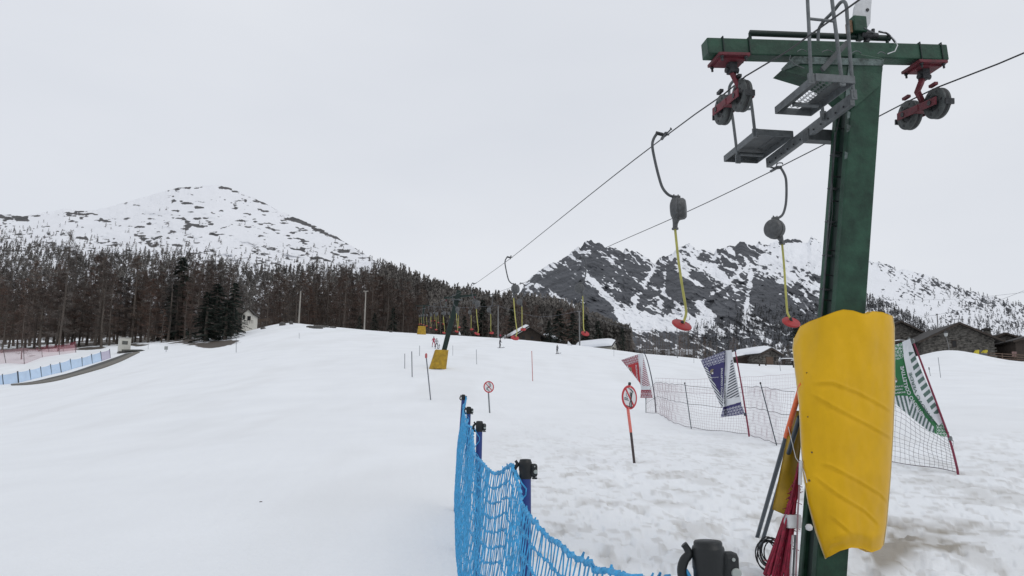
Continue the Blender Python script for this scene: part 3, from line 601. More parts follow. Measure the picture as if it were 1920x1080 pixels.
# tube over the arm
m = MB()
a = PL(1406, 62, ll + .02); b = PL(1668, 72, ll + .02); m.tube([a, b], .033, green_d, 10)
for px, py in ((1406, 62), (1663, 72)):
    q = PL(px, py, ll + .02); m.tube([q, q - UP * .12], .018, green_d, 8)
m.build('top_tube', pyl)
# actuator, control box and white plate
m = MB()
m.obox(PL(1606, 50, ll), CD * .075, LD * .08, UP * .09, green, .01); m.obox(PL(1592, 53, ll), CD * .012, LD * .05, UP * .07, rust, .004)
m.obox(PL(1611, 68, ll), CD * .03, LD * .03, UP * .05, green_d, .004)
m.build('control_box', pyl)
m = MB()
m.lathe(PL(1622, 66, ll) - CD * .06, CD, [(.05, 0), (.055, .05), (.055, .12), (.035, .13), (.035, .2)], iron, 14); m.tube([PL(1637, 66, ll), PL(1637, 55, ll)], .02, iron, 8); m.tube([PL(1627, 74, ll), PL(1623, 80, ll)], .03, iron, 8)
m.tube([PL(1620, 52, ll - .08), PL(1632, 59, ll - .08), PL(1640, 62, ll - .06)], .008, galv, 6)
m.build('brake_motor', pyl)
m = MB(); m.slab([PL(px, py, ll + .05) for px, py in [(1618, -20), (1603, 12), (1600, 36), (1620, 37), (1627, 51), (1632, 43), (1633, 20), (1636, -20)]], LD * .03, white_m)
m.lathe(PL(1626, 19, ll + .05), -LD, [(.018, 0), (.018, .012)], iron, 12)
m.build('wind_plate', pyl)
# sheave assemblies
def disc_wheel(c, parent, r=.166):
    m = MB(); c = Vector(c)
    m.lathe(c - CD * .045, CD, [(r * .45, .012), (r * .55, .0), (r * .97, .0), (r, .012), (r, .03), (r * .90, .045), (r, .06), (r, .078), (r * .97, .09), (r * .55, .09), (r * .45, .078)], sheave_m, 40, closed=True)
    m.lathe(c - CD * .04, CD, [(r * .46, .01), (r * .46, .07)], iron, 24)
    for k in range(6):
        an = k * math.pi / 3; q = c + (LD * math.cos(an) + UP * math.sin(an)) * r * .74; m.lathe(q - CD * .0465, CD, [(.014, -.003), (.014, .01)], rub, 8)
    m.lathe(c - CD * .075, CD, [(.035, 0), (.035, .15)], iron, 12)
    m.lathe(c - CD * .02, CD, [(r * .46, 0), (r * .46, .03)], galv_d, 20)
    w = m.build('wheel', parent)
    m = MB(); m.lathe(c - CD * .001, CD, [(r * .91, -.012), (r * .985, -.02), (r * .985, .02), (r * .91, .012)], rub, 40, closed=True); m.build('rubber_liner', parent)
def assembly(cc, plate_px, clev, w1, w2, bar, name, lean):
    e = None
    m = MB(); q = PL(*plate_px, ll) 
    m.obox(q, adir * .17, LD * .155, aup * .016, redm, .004)
    m.obox(q - aup * .025, adir * .13, LD * .10, aup * .012, redm, .003)
    for sx in (-.13, .13):
        for sy in (-.13, .13): m.lathe(q + adir * sx + LD * sy - aup * .07, aup, [(.012, 0), (.012, .08)], iron, 6); m.lathe(q + adir * sx + LD * sy - aup * .035, aup, [(.02, 0), (.02, .016)], iron, 6)
    c0 = PL(*clev[0], ll); m.obox(c0, CD * .045, LD * .05, UP * .065, iron, .012); m.lathe(c0 - CD * .07 - UP * .03, CD, [(.03, 0), (.03, .14)], iron, 10)
    pts = [PL(x, y, ll) for x, y in clev]; ct = (w1 + w2) / 2
    m.tube(pts[:1] + pts[1:] + [ct + CD * .0 + UP * .02 - CD * lean * .10], [.034] * (len(pts)) + [.03], redm, 4, smooth=False)
    d = (w1 - w2).normalized(); n = CD.cross(d)
    for off in (-.085, .085):
        a_, b_ = w2 - d * .10 + CD * off, w1 + d * .10 + CD * off
        m.beam(a_, b_, .014, .085, redm, up=n, bev=.004)
        m.lathe(w1 + CD * (off - .015), CD, [(.028, 0), (.028, .03)], iron, 6); m.lathe(w2 + CD * (off - .015), CD, [(.028, 0), (.028, .03)], iron, 6)
    m.beam(ct - CD * .1, ct + CD * .1, .09, .07, redm, up=UP, bev=.006)
    for wv, sg in ((w1, 1), (w2, -1)):
        t = wv + d * sg * .19; m.beam(t - CD * .05 + n * .03, t + CD * .05 + n * .03, .02, .06, iron, up=n)
        t = wv + n * (.2 if n.z > 0 else -.2) ; m.beam(t - CD * .06, t - CD * .02, .10, .03, iron if cc < 4 else redm, up=UP)
    s = m.build('sheave_assembly', pyl); 
    for wv in (w1, w2): disc_wheel(wv, s)
    s['label'] = name; return s
w1 = PC(1391, 180, 3.48); w2 = PC(1357, 206, 3.48)
assembly(3.48, (1366, 113), [(1372, 127), (1374, 139), (1386, 163)], w1, w2, None, 'left red sheave assembly with two grey wheels', .3)
w3 = PC(1757, 194, 5.65); w4 = PC(1706, 216, 5.65)
assembly(5.65, (1733, 126), [(1732, 139), (1727, 155), (1720, 172)], w3, w4, None, 'right red sheave assembly with two grey wheels', -.3)
# working platforms
m = MB(); bz = PC(1516, 250, 4.40)
ba, bb = PC(1598, 187, 4.40), PC(1440, 306, 4.40); m.beam(ba, bb, .055, .12, galv, bev=.006)
for k in range(12):
    q = ba.lerp(bb, .06 + k * .08); m.lathe(q - CD * .028 - UP * .03, -CD, [(.01, 0), (.01, .012)], iron, 6)
m.build('platform_beam', pyl)
zb = (ba.z + bb.z) / 2 - H0
m = MB(); l_arm = LD.dot(bz); q1 = LC(l_arm, 4.36, bz.z - .03); q2 = LC(l_arm, 4.80, bz.z - .03); m.beam(q1, q2, .12, .13, galv_d, bev=.006); q3 = LC(l_arm + .16, 4.40, bz.z - .12)
m.beam(q2 - CD * .06, LC(7.3, 4.80, bz.z - .03), .06, .10, galv_d); m.obox(LC(7.38, 4.79, bz.z - .02), CD * .03, LD * .20, UP * .11, galv, .006)
m.build('support_arm', pyl)
def platform(c0_, c1_, l0_, l1_, z, parent, fine):
    m = MB(); fr = .045
    for c in (c0_, c1_): m.beam(LC(l0_, c, z), LC(l1_, c, z), .012, .075, galv, bev=.003)
    for l in (l0_, l1_): m.beam(LC(l, c0_, z), LC(l, c1_, z), .012, .075, galv, bev=.003)
    for c in (c0_ + .07, c1_ - .07): m.slab([LC(l0_, c - .06, z + .03), LC(l1_, c - .06, z + .03), LC(l1_, c + .06, z + .03), LC(l0_, c + .06, z + .03)], UP * .004, galv_d)
    l_ = l0_ + (l1_ - l0_) * .72; m.tube([LC(l_, c0_ + .08, z - .02), LC(l_, c1_ - .05, z - .02)], .024, galv, 8)
    n = int((l1_ - l0_) / fine) if fine else 0
    if not fine: m.slab([LC(l0_, c0_, z + .034), LC(l1_, c0_, z + .034), LC(l1_, c1_, z + .034), LC(l0_, c1_, z + .034)], UP * .006, galv_d)
    for k in range(1, n): # expanded metal
        l = l0_ + (l1_ - l0_) * k / n; nn = 12; pts = []
        for j in range(nn + 1): pts.append(LC(l + (fine * .45 if j % 2 else -fine * .45), c0_ + (c1_ - c0_) * j / nn, z + .035))
        m.tube(pts, .0055, galv, 3, smooth=False)
    o = m.build('platform', parent); return o
z1 = PH(1490, 180, zb + .05).z + .03
platform(3.84, 4.24, 6.36, 7.16, z1, pyl, .048)
platform(3.93, 4.36, 7.76, 8.66, z1, pyl, 0)
def rail(pts, r=.018, bars=()):
    m = MB(); m.tube(pts, r, galv, 8)
    for a_, b_ in bars: m.tube([a_, b_], r * .8, galv, 8)
    for q in (pts[0], pts[-1]): m.obox(q + UP * .03, CD * .03, LD * .012, UP * .05, galv)
    return m.build('handrail', pyl)
def smooth_path(pts, n=6):
    pts = [Vector(p) for p in pts]; out = []
    for i in range(len(pts) - 1):
        p0, p1, p2, p3 = pts[max(i - 1, 0)], pts[i], pts[i + 1], pts[min(i + 2, len(pts) - 1)]
        for k in range(n):
            t = k / n; out.append(.5 * ((2 * p1) + (p2 - p0) * t + (2 * p0 - 5 * p1 + 4 * p2 - p3) * t * t + (3 * p1 - p0 - 3 * p2 + p3) * t ** 3))
    return out + [pts[-1]]
# far platform hoop (along the outer edge)
c_ = 3.93; hp = [PC(1384, 303, c_), PC(1375, 230, c_), PC(1367, 172, c_), PC(1374, 153, c_), PC(1388, 148, c_), PC(1402, 158, c_), PC(1409, 195, c_), PC(1416, 254, c_)]
rail(smooth_path(hp), bars=[(PC(1372, 207, c_), PC(1411, 204, c_))])
# near platform: crosswise rail that runs up out of the picture, and hoop by the beam
ln = 6.37; hp = [PL(1521, 153, ln), PL(1517, 60, ln), PL(1513, -30, ln), PL(1514, -75, ln), PL(1534, -92, ln), PL(1553, -80, ln), PL(1560, 0, ln), PL(1570, 80, ln), PL(1579, 157, ln)]
rail(smooth_path(hp), bars=[(PL(1515, 35, ln), PL(1565, 40, ln))])
c_ = 4.36; hp = [PC(1544, 222, c_), PC(1537, 150, c_), PC(1534, 70, c_), PC(1540, 46, c_), PC(1562, 22, c_), PC(1577, 4, c_), PC(1586, 8, c_), PC(1589, 40, c_), PC(1595, 120, c_), PC(1601, 183, c_)]
rail(smooth_path(hp), bars=[(PC(1540, 120, c_), PC(1586, 72, c_))] if 0 else ())
m = MB(); m.beam(PL(1541, 131, ll - .25), PL(1588, 80, ll - .2), .03, .05, galv_d); m.build('brace', pyl)

# junction box and conduits at the foot
m = MB(); q = P(1486, 977, 7.86); m.obox(q, CD * .07, LD * .05, UP * .062, white_m, .008); m.build('junction_box', pyl)
m = MB(); pink = mat('faded_pink_pipe', (.26, .16, .17), .6, var=.2)
m.tube([P(1499, 862, 7.75), P(1499, 910, 7.75), P(1496, 960, 7.78), P(1492, 1090, 7.8)], .009, pink, 8); m.tube([P(1502, 864, 7.74), P(1500, 909, 7.75)], .018, white_m, 8)
m.tube([P(1485, 1003, 7.85), P(1482, 1050, 7.86), P(1481, 1095, 7.87)], .012, white_m, 8); m.tube([P(1491, 1003, 7.85), P(1488, 1060, 7.86), P(1487, 1095, 7.87)], .011, galv, 8)
m.tube([P(1478, 800, 7.85), P(1492, 858, 7.8), P(1500, 870, 7.76), P(1508, 885, 7.7), P(1513, 905, 7.6)], .004, white_m, 5)
m.build('conduit', pyl)

# ------------------------------------------------------------------ yellow pad wrapped on the pylon
pad = empty('safety_pad', cpt(.1), 'big creased yellow safety pad wrapped round the near green pylon', 'safety pad')
def itp(v, pts): return float(np.interp(v, [a for a, b in pts], [b for a, b in pts]))
XLp = [(0, 1489), (.05, 1487), (.12, 1490), (.3, 1499), (.5, 1503), (.62, 1507), (.75, 1516), (.88, 1530), (1, 1548)]
XRp = [(0, 1673), (.05, 1676), (.3, 1677), (.5, 1674), (.7, 1669), (.9, 1662), (1, 1656)]
TPp = [(0, 634), (.06, 612), (.15, 603), (.28, 594), (.42, 584), (.5, 580), (.6, 582), (.7, 588), (.75, 588), (.80, 583), (.9, 585), (1, 592)]
BTp = [(0, 1047), (.1, 1042), (.25, 1033), (.45, 1027), (.65, 1029), (.8, 1036), (.95, 1030), (1, 1022)]
CRS = [[(1525, 717), (1560, 716), (1610, 735), (1650, 757), (1674, 772)], [(1522, 738), (1570, 765), (1630, 796), (1675, 822)], [(1540, 868), (1560, 874), (1610, 900), (1650, 925), (1668, 944)], [(1528, 893), (1570, 925), (1620, 955), (1646, 980)], [(1556, 965), (1596, 998)], [(1548, 1045), (1558, 1020), (1580, 1015)]]
def crease(px, py):
    d = 0
    for k, c in enumerate(CRS):
        if c[0][0] - 8 < px < c[-1][0] + 8:
            yy = np.interp(px, [a for a, b in c], [b for a, b in c]); e = sm(0, 25, px - c[0][0] + 8) * sm(0, 20, c[-1][0] + 8 - px)
            dd = py - yy; d += (.014 * math.exp(-(dd / 2.6) ** 2) - .008 * math.exp(-((dd - 7) / 5) ** 2)) * e
    return d
NV, NS = 190, 120
def pad_pt(v, s, inner):
    s1 = s / .72
    xl, xr = itp(v, XLp), itp(v, XRp); yc = 8.2 - .4 * (1 - v) * .45 - .0
    if s1 <= 1:
        u = (1 - math.cos(math.pi * s1)) / 2; px = xl + (xr - xl) * u; lf = .12 * (1 - sm(.0, .35, v)) - .34 * sm(.0, .35, v)
        d = lf * (1 - u) ** 2 + (-.10) * u ** 3 - .40 * (4 * u * (1 - u)) ** .55 * (1 - .25 * v)
        d -= .30 * sm(.12, .5, u) * (1 - u) * .3
    else:
        u = 1; q = (s1 - 1) / .389; px = xr - 60 * q * q; d = -.10 + .42 * math.sin(q * math.pi / 2)
    py = itp(u, TPp) * (1 - v) + itp(u, BTp) * v
    bump = float(fbm(np.array(px / 45.), np.array(py / 110.), 3, 90) - .5) * .05 + float(fbm(np.array(px / 14.), np.array(py / 30.), 2, 91) - .5) * .012
    d -= crease(px, py) + bump * (1 if s1 <= 1 else .3)
    d += .06 * math.exp(-v * 28) * (1 + math.sin(u * 17)) * .5 ; d += .10 * sm(.93, 1, v)
    q = P(px, py, yc + d)
    if inner:
        cen = cpt(.3 * (1 - v) + .08); cen.z = q.z; dr = (cen - q); q = q + dr.normalized() * min(.05, dr.length * .3)
    return q
V = [pad_pt(i / (NV - 1), j / (NS - 1), False) for i in range(NV) for j in range(NS)]
W = [pad_pt(i / (NV - 1), j / (NS - 1), True) for i in range(NV) for j in range(NS)]
q = [tuple(r) for r in gridq(NV, NS)]; n0 = len(V); fs = [f[::-1] for f in q] + [tuple(n0 + i for i in f) for f in q]
for i in range(NV - 1):
    for j in (0, NS - 1): a, b = i * NS + j, (i + 1) * NS + j; fs.append((a, b, n0 + b, n0 + a) if j == 0 else (b, a, n0 + a, n0 + b))
for j in range(NS - 1):
    for i in (0, NV - 1): a, b = i * NS + j, i * NS + j + 1; fs.append((b, a, n0 + a, n0 + b) if i == 0 else (a, b, n0 + b, n0 + a))
m = MB(); m.add(V + W, fs, yel, True); m.build('cover', pad)
# pale piping along both vertical edges
pip = mat('pale_yellow_piping', (.62, .52, .30), .6, var=.15)
m = MB()
m.tube([pad_pt(v / 40, 0, False) for v in range(41)], .008, pip, 6); m.tube([pad_pt(v / 40, .72, False) + CD * .004 for v in range(41)], .006, pip, 6)
m.build('piping', pad)
m = MB(); dirtm = mat('grime', (.12, .08, .03), .9, var=.5, scale=30)
for (x, y, r) in ((1517, 885, .012), (1521, 838, .009), (1513, 770, .007), (1510, 690, .007)):
    u = (x - itp((y - 600) / 430, XLp)) / 160; s = math.acos(1 - 2 * max(.0, u)) / math.pi * .72; q = pad_pt((y - 600) / 430, s, False); m.lathe(q - Vector((.0, .006, 0)), (q - O0), [(r * .2, -.002), (r, 0), (r * .7, .006)], dirtm, 9)
m.build('scuff_marks', pad)
# white knot of cord at the lower left edge
m = MB(); m.lathe(P(1517, 989, 7.7), UP, [(.01, -.03), (.03, -.02), (.035, .01), (.02, .03)], mat('white_cord', (.6, .6, .6), .8), 9); m.build('cord_knot', pad)
# second mat behind the pylon
m = MB(); vs = []; NQ = 14
for i in range(NQ):
    v = i / (NQ - 1); y = 770 + 185 * v; xl = 1486 - 38 * v; xr = 1508 - 20 * v
    for j in range(9):
        u = j / 8; vs.append(P(xl + (xr - xl) * u, y + 18 * u * v, 8.55 - .05 * math.sin(math.pi * u) - .15 * v + .03 * math.sin(v * 9 + u * 3)))
n0 = len(vs); bk = [p + Vector((.02, .06, 0)) for p in vs]; q = [tuple(r) for r in gridq(NQ, 9)]; fs = [f[::-1] for f in q] + [tuple(n0 + i for i in f) for f in q]
for i in range(NQ - 1): fs += [(i * 9, (i + 1) * 9, n0 + (i + 1) * 9, n0 + i * 9), ((i + 1) * 9 + 8, i * 9 + 8, n0 + i * 9 + 8, n0 + (i + 1) * 9 + 8)]
for j in range(8): k = (NQ - 1) * 9 + j; fs.append((k, k + 1, n0 + k + 1, n0 + k)); fs.append((j + 1, j, n0 + j, n0 + j + 1))
m.add(vs + bk, fs, yel_b, True); o = m.build('safety_mat', loc=vs[60]); tag(o, 'dull yellow mat hanging behind the pylon, left of the big pad', 'safety mat')
# leaning marker poles
orange = mat('orange_plastic', (.75, .13, .03), .5, var=.15); navy = mat('dark_blue_pole', (.02, .035, .05), .45, var=.3)
for i, (t0, t1, b0, lab) in enumerate([((1502, 722, 7.75), (1483, 799, 8.25), (1421, 1003), 'dark pole with a bright orange sleeve leaning against the pylon'), ((1499, 782, 7.9), None, (1427, 1023), 'plain dark pole leaning on the pylon, just behind the orange sleeved one')]):
    bt = G(*b0); bt = P(b0[0], b0[1], bt.y) ; tp = P(*t0)
    e = empty('marker_pole', bt, lab, 'pole', 'poles leaning on the pylon'); m = MB()
    if t1:
        r_ = .28; md = tp.lerp(bt, r_); m.tube([md, bt - (tp - bt).normalized() * .1], .026, navy, 10); m.build('shaft', e)
        m = MB(); m.tube([tp + (tp - bt).normalized() * .02, tp.lerp(bt, .02), md.lerp(tp, .1), md], [.018, .026, .03, .029], orange, 10); m.build('sleeve', e)
    else: m.tube([tp, bt - (tp - bt).normalized() * .1], .024, navy, 10); m.build('shaft', e)
# rolled red net and cable coil by the foot
rg = random.Random(5); crim = mat('crimson_net', (.22, .008, .03), .7, var=.4, scale=20)
m = MB(); zb_ = gz(*P(1462, 1085, 7.95).xy)
for k in range(46):
    s_ = rg.uniform(-1, 1); a = P(1497 + rg.uniform(-3, 3), 868 + rg.uniform(0, 50), 7.95); mdp = P(1479 + s_ * 11, 975, 7.93 + rg.uniform(-.1, .06)); b = P(1456 + s_ * 24, 1078 + rg.uniform(-5, 22), 7.95 + rg.uniform(-.15, .1))
    m.tube(smooth_path([a, mdp, b], 7), [rg.uniform(.005, .011)] * 15, crim, 4)
for k in range(120):
    v = rg.random(); px = 1492 - 36 * v + rg.uniform(-22, 22) * v; py = 900 + 180 * v; q = P(px, py, 7.93); m.tube([q, q + Vector((rg.uniform(-.04, .04), -.02, rg.uniform(-.03, .03))), q + Vector((rg.uniform(-.08, .08), rg.uniform(-.03, .03), rg.uniform(-.06, .02)))], .004, crim, 3)
o = m.build('red_net_bundle', loc=P(1455, 1085, 7.95)); tag(o, 'bundle of crimson safety netting propped against the foot of the pylon', 'net')
m = MB(); cc = P(1443, 1040, 8.1)
for k in range(7):
    r_ = .12 + rg.uniform(-.02, .03); t = rg.uniform(-.3, .3); off = Vector((rg.uniform(-.03, .03), rg.uniform(-.03, .03), rg.uniform(-.03, .05)))
    m.tube([cc + off + Vector((math.cos(a) * r_ * .75, math.sin(a) * r_ * t, math.sin(a) * r_)) for a in np.linspace(0, 6.2, 22)], .007, rub, 5)
m.tube(smooth_path([cc + Vector((-.1, 0, 0)), P(1440, 1065, 8.05), P(1452, 1085, 8.0), P(1456, 1100, 7.98)]), .007, rub, 5)
o = m.build('cable_coil', loc=cc); tag(o, 'coil of black cable hanging beside the red net bundle', 'cable')

# ------------------------------------------------------------------ haul cables
CU1 = [(1760, -111), (1610, 0), (1500, 82), (1391, 147), (1357, 177), (1250, 251), (1100, 370), (957, 485), (890, 533), (855, 552), (838, 560), (815, 571), (800, 577), (786, 582), (776, 588)]
CU2 = [(2050, 44), (1920, 101), (1757, 164), (1706, 188), (1650, 217), (1455, 318), (1300, 393), (1140, 462), (1088, 487), (978, 532), (919, 553), (893, 561), (878, 565), (840, 573), (812, 577), (795, 582), (780, 590)]
def rope_pt(cu, c, l):
    py = 400.
    for _ in range(12):
        # pixel column of the point (l, c) for this row
        X_, Y_ = (LD * l + CD * c).xy; yd = CT - (540 - py) / F * ST; px = 960 + F * X_ / Y_ * yd
        py = np.interp(px, [a for a, b in cu][::-1], [b for a, b in cu][::-1])
    return Vector((X_, Y_, H0 + Kz(py) * Y_))
def rope(cu, c, name, lab):
    ls = [5.2, 6.2, 7.05, 7.6] + list(np.linspace(8.4, 56, 40)) + list(np.linspace(60, 150, 30)); pts = [rope_pt(cu, c, l) for l in ls]
    zs = np.array([p.z for p in pts]); z2 = zs.copy()
    for _ in range(3): z2[5:-1] = .25 * z2[4:-2] + .5 * z2[5:-1] + .25 * z2[6:]
    pts = [Vector((p.x, p.y, z)) for p, z in zip(pts, z2)]
    d = (pts[0] - pts[1]).normalized(); pts = [pts[0] + d * 14] + pts
    m = MB(); m.tube(pts, .0085, ropem, 6); o = m.build('haul_rope', loc=pts[5]); tag(o, lab, 'steel rope', 'haul ropes of the drag lift'); return pts
rp1 = rope(CU1, 3.48, 'haul_rope', 'steel haul rope on the left sheaves, running uphill with platters'); rp2 = rope(CU2, 5.65, 'haul_rope', 'steel haul rope on the right sheaves, passing behind the green pylon')

# ------------------------------------------------------------------ platter hangers
grey_h = mat('grey_hanger_tube', (.085, .09, .095), .5, .3, var=.2); drum_m = mat('grey_spring_drum', (.085, .088, .09), .5, .25, var=.25, scale=20, bump=.15)
yellow_p = mat('yellow_pole', (.42, .40, .10), .5, var=.15, scale=8); redp = mat('red_platter', (.36, .02, .022), .45, var=.12, scale=20)
def hanger_meshes(mir):
    s = -1 if mir else 1; o3 = lambda c, z, l=0: CD * (c * s) + UP * z + LD * l; out = {}
    m = MB(); m.tube([o3(-.05, .03, .02), o3(.06, .03, -.02)], .014, iron, 8); m.beam(o3(-.02, .012, -.12), o3(.0, .012, .12), .035, .035, grey_h, bev=.008); m.tube([o3(-.12, .05), o3(-.02, .03)], .026, iron, 8)
    m.tube(smooth_path([o3(.0, .015, -.08), o3(.03, .045, -.16), o3(.0, .03, -.24), o3(0, 0, -.27)], 4), .01, grey_h, 6); out['grip'] = m
    m = MB(); pa = smooth_path([o3(c_, z_) for c_, z_ in [(-.10, .05), (-.15, -.03), (-.185, -.15), (-.175, -.4), (-.145, -.58), (-.09, -.71), (0, -.77), (.05, -.78)]] if mir else [o3(-.10, .05), o3(-.155, -.04), o3(-.175, -.14), o3(-.15, -.32), o3(-.10, -.56), o3(-.05, -.72), o3(.03, -.81), o3(.12, -.835)], 5); m.tube(pa, .019, grey_h, 10); out['hanger_arm'] = m
    m = MB(); c0 = o3(.05, -.94) if mir else o3(.15, -1.0); ax = (CD * (.88 * s) - LD * .47).normalized() 
    m.lathe(c0 - ax * .10, ax, [(.02, 0), (.09, .004), (.138, .025), (.152, .06), (.154, .10), (.154, .115)], drum_m, 28); m.lathe(c0 + ax * .017, ax, [(.148, 0), (.143, .06), (.12, .085), (.04, .092), (.0, .092)], drum_m, 28)
    dz = .07 if mir else 0; dc = -.1 if mir else 0; m.obox(o3(.13 + dc, -.85 + dz), CD * .05, LD * .04, UP * .03, drum_m, .01)
    for dx in (-.03, .03): m.lathe(o3(.13 + dx + dc, -.82 + dz), UP, [(.009, 0), (.009, .02)], iron, 6)
    out['spring_drum'] = m
    m = MB(); m.tube([o3(-.02, -1.05), o3(-.045, -1.11), o3(-.055, -1.15), o3(-.055, -1.155), o3(-.055, -1.175)] if mir else [o3(.12, -1.12), o3(.105, -1.2), o3(.10, -1.255), o3(.10, -1.26), o3(.10, -1.28)], [.055, .035, .032, .045, .045], drum_m, 12); out['rope_outlet'] = m
    m = MB(); m.tube(smooth_path([o3(-.055, -1.16), o3(-.065, -1.5), o3(-.065, -1.9), o3(-.068, -2.16), o3(-.075, -2.23), o3(-.115, -2.31)] if mir else [o3(.10, -1.27), o3(.13, -1.7), o3(.175, -2.1), o3(.205, -2.33), o3(.20, -2.42), o3(.155, -2.54)], 5), .017, yellow_p, 8); out['pole'] = m
    m = MB(); n = (UP * .83 + CD * .18 - LD * .60).normalized() if not mir else (UP * .78 - LD * .66).normalized(); pc = o3(-.12, -2.36) if mir else o3(.14, -2.55)
    m.lathe(pc - n * .022, n, [(.03, -.01), (.11, 0), (.13, .012), (.134, .028), (.125, .04), (.08, .034), (.03, .05)], redp, 28); m.tube([pc + n * .02, o3(-.112, -2.29) if mir else o3(.152, -2.50)], .022, rub, 8); out['platter'] = m
    res = {}
    for k, mb in out.items():
        ob = mb.build(k); res[k] = ob.data; bpy.data.objects.remove(ob)
    return res
HM = [hanger_meshes(False), hanger_meshes(True)]
ORD = ['nearest', 'second nearest', 'third', 'fourth', 'fifth', 'sixth', 'seventh', 'eighth', 'ninth', 'tenth', 'eleventh', 'twelfth', 'thirteenth']
rg = random.Random(8)
def on_rope(pts, l):
    for a, b in zip(pts, pts[1:]):
        la, lb = a.dot(LD), b.dot(LD)
        if la <= l <= lb: return a.lerp(b, (l - la) / (lb - la))
    return pts[-1]
for side, (pts, lst) in enumerate([(rp1, [9.5, 23.9, 35.6, 48.2, 62, 75, 88, 101, 113, 125, 137]), (rp2, [10.68, 23.4, 35.5, 47.8, 61, 74, 87, 100, 113, 125, 137])]):
    for i, l in enumerate(lst):
        q = on_rope(pts, l); sd = 'left' if side == 0 else 'right'
        lab = f'{ORD[i]} platter hanger on the {sd} haul rope, counted from the near pylon'
        if i == 0: lab = f'nearest red platter on a bent yellow pole, hanging from the {sd} haul rope'
        e = empty('platter_hanger', q, lab, 'lift hanger', 'platter hangers of the drag lift'); 
        if i: e.rotation_euler = (0, 0, rg.uniform(-.25, .25))
        for k, me in HM[side].items():
            o = bpy.data.objects.new(k, me); COL.objects.link(o); o.parent = e
        if i > 1: e.scale = (1, 1, rg.uniform(.9, 1.02))

# ------------------------------------------------------------------ far pylons with their pads
def far_pylon(bpx, tpx, Yd, lab, padlab, pw, phs, arm):
    b = P(*bpx, Yd); b.z = gz(b.x, b.y) - .3; t = P(*tpx, Yd); e = empty('lift_pylon', b, lab, 'lift pylon'); d = (t - b)
    m = MB(); m.beam(b, t, .34, .34, green_d, up=LD, bev=.01); m.build('column', e)
    m = MB(); a0 = P(*arm[0], Yd); a1 = P(*arm[1], Yd); m.beam(a0, a1, .14, .15, green_d, bev=.01); m.build('crossarm', e)
    for q in (a0.lerp(a1, .06), a0.lerp(a1, .94)):
        m = MB(); m.tube([q, q - UP * .45], .035, redm, 6); m.beam(q - UP * .45 - LD * .35, q - UP * .45 + LD * .35, .03, .08, redm)
        for k in (-.22, .22): m.lathe(q - UP * .45 + LD * k - CD * .04, CD, [(.17, 0), (.17, .08)], sheave_m, 16)
        m.build('sheave_assembly', e)
    m = MB(); q = t - d * .12; m.beam(q - CD * .25, q + CD * .25 - LD * .5, .5, .05, galv_d); m.build('platform', e)
    # pad: three soft panels round the column
    m = MB(); n = 30; prof = []
    vs = []; rows = 16
    for i in range(rows):
        v = i / (rows - 1); c = P(*phs[0], Yd).lerp(P(*phs[1], Yd), v); w_ = pw * (1.0 + .25 * (1 - v)) / 2
        for k in range(n):
            a = 2 * math.pi * k / n; ca, sa = math.cos(a), math.sin(a); ex = .55
            vs.append(c + CD * (math.copysign(abs(ca) ** ex, ca) * w_) + LD * (math.copysign(abs(sa) ** ex, sa) * w_ * .8) + UP * .03 * math.sin(a * 3 + v * 2))
    fs = [(i * n + k, i * n + (k + 1) % n, (i + 1) * n + (k + 1) % n, (i + 1) * n + k) for i in range(rows - 1) for k in range(n)] + [tuple(range((rows - 1) * n, rows * n))]
    m.add(vs, fs, yel_b, True); o = m.build('safety_pad', loc=P(*phs[0], Yd)); tag(o, padlab, 'safety pad')
    return e
gb = G(822, 691)
far_pylon((822, 692), (861, 545), gb.y, 'dark leaning lift pylon halfway up the piste, before the skiers', 'yellow pad round the foot of the leaning pylon halfway up the piste', .98, ((820, 693), (828, 657)), ((833, 559), (893, 553)))
gb2 = G(790, 627)
far_pylon((790, 628), (795, 572), gb2.y, 'farthest small lift pylon at the edge of the wood', 'far small yellow pad at the piste crest before the wood', 1.25, ((790, 629), (791, 612)), ((779, 574), (806, 573)))
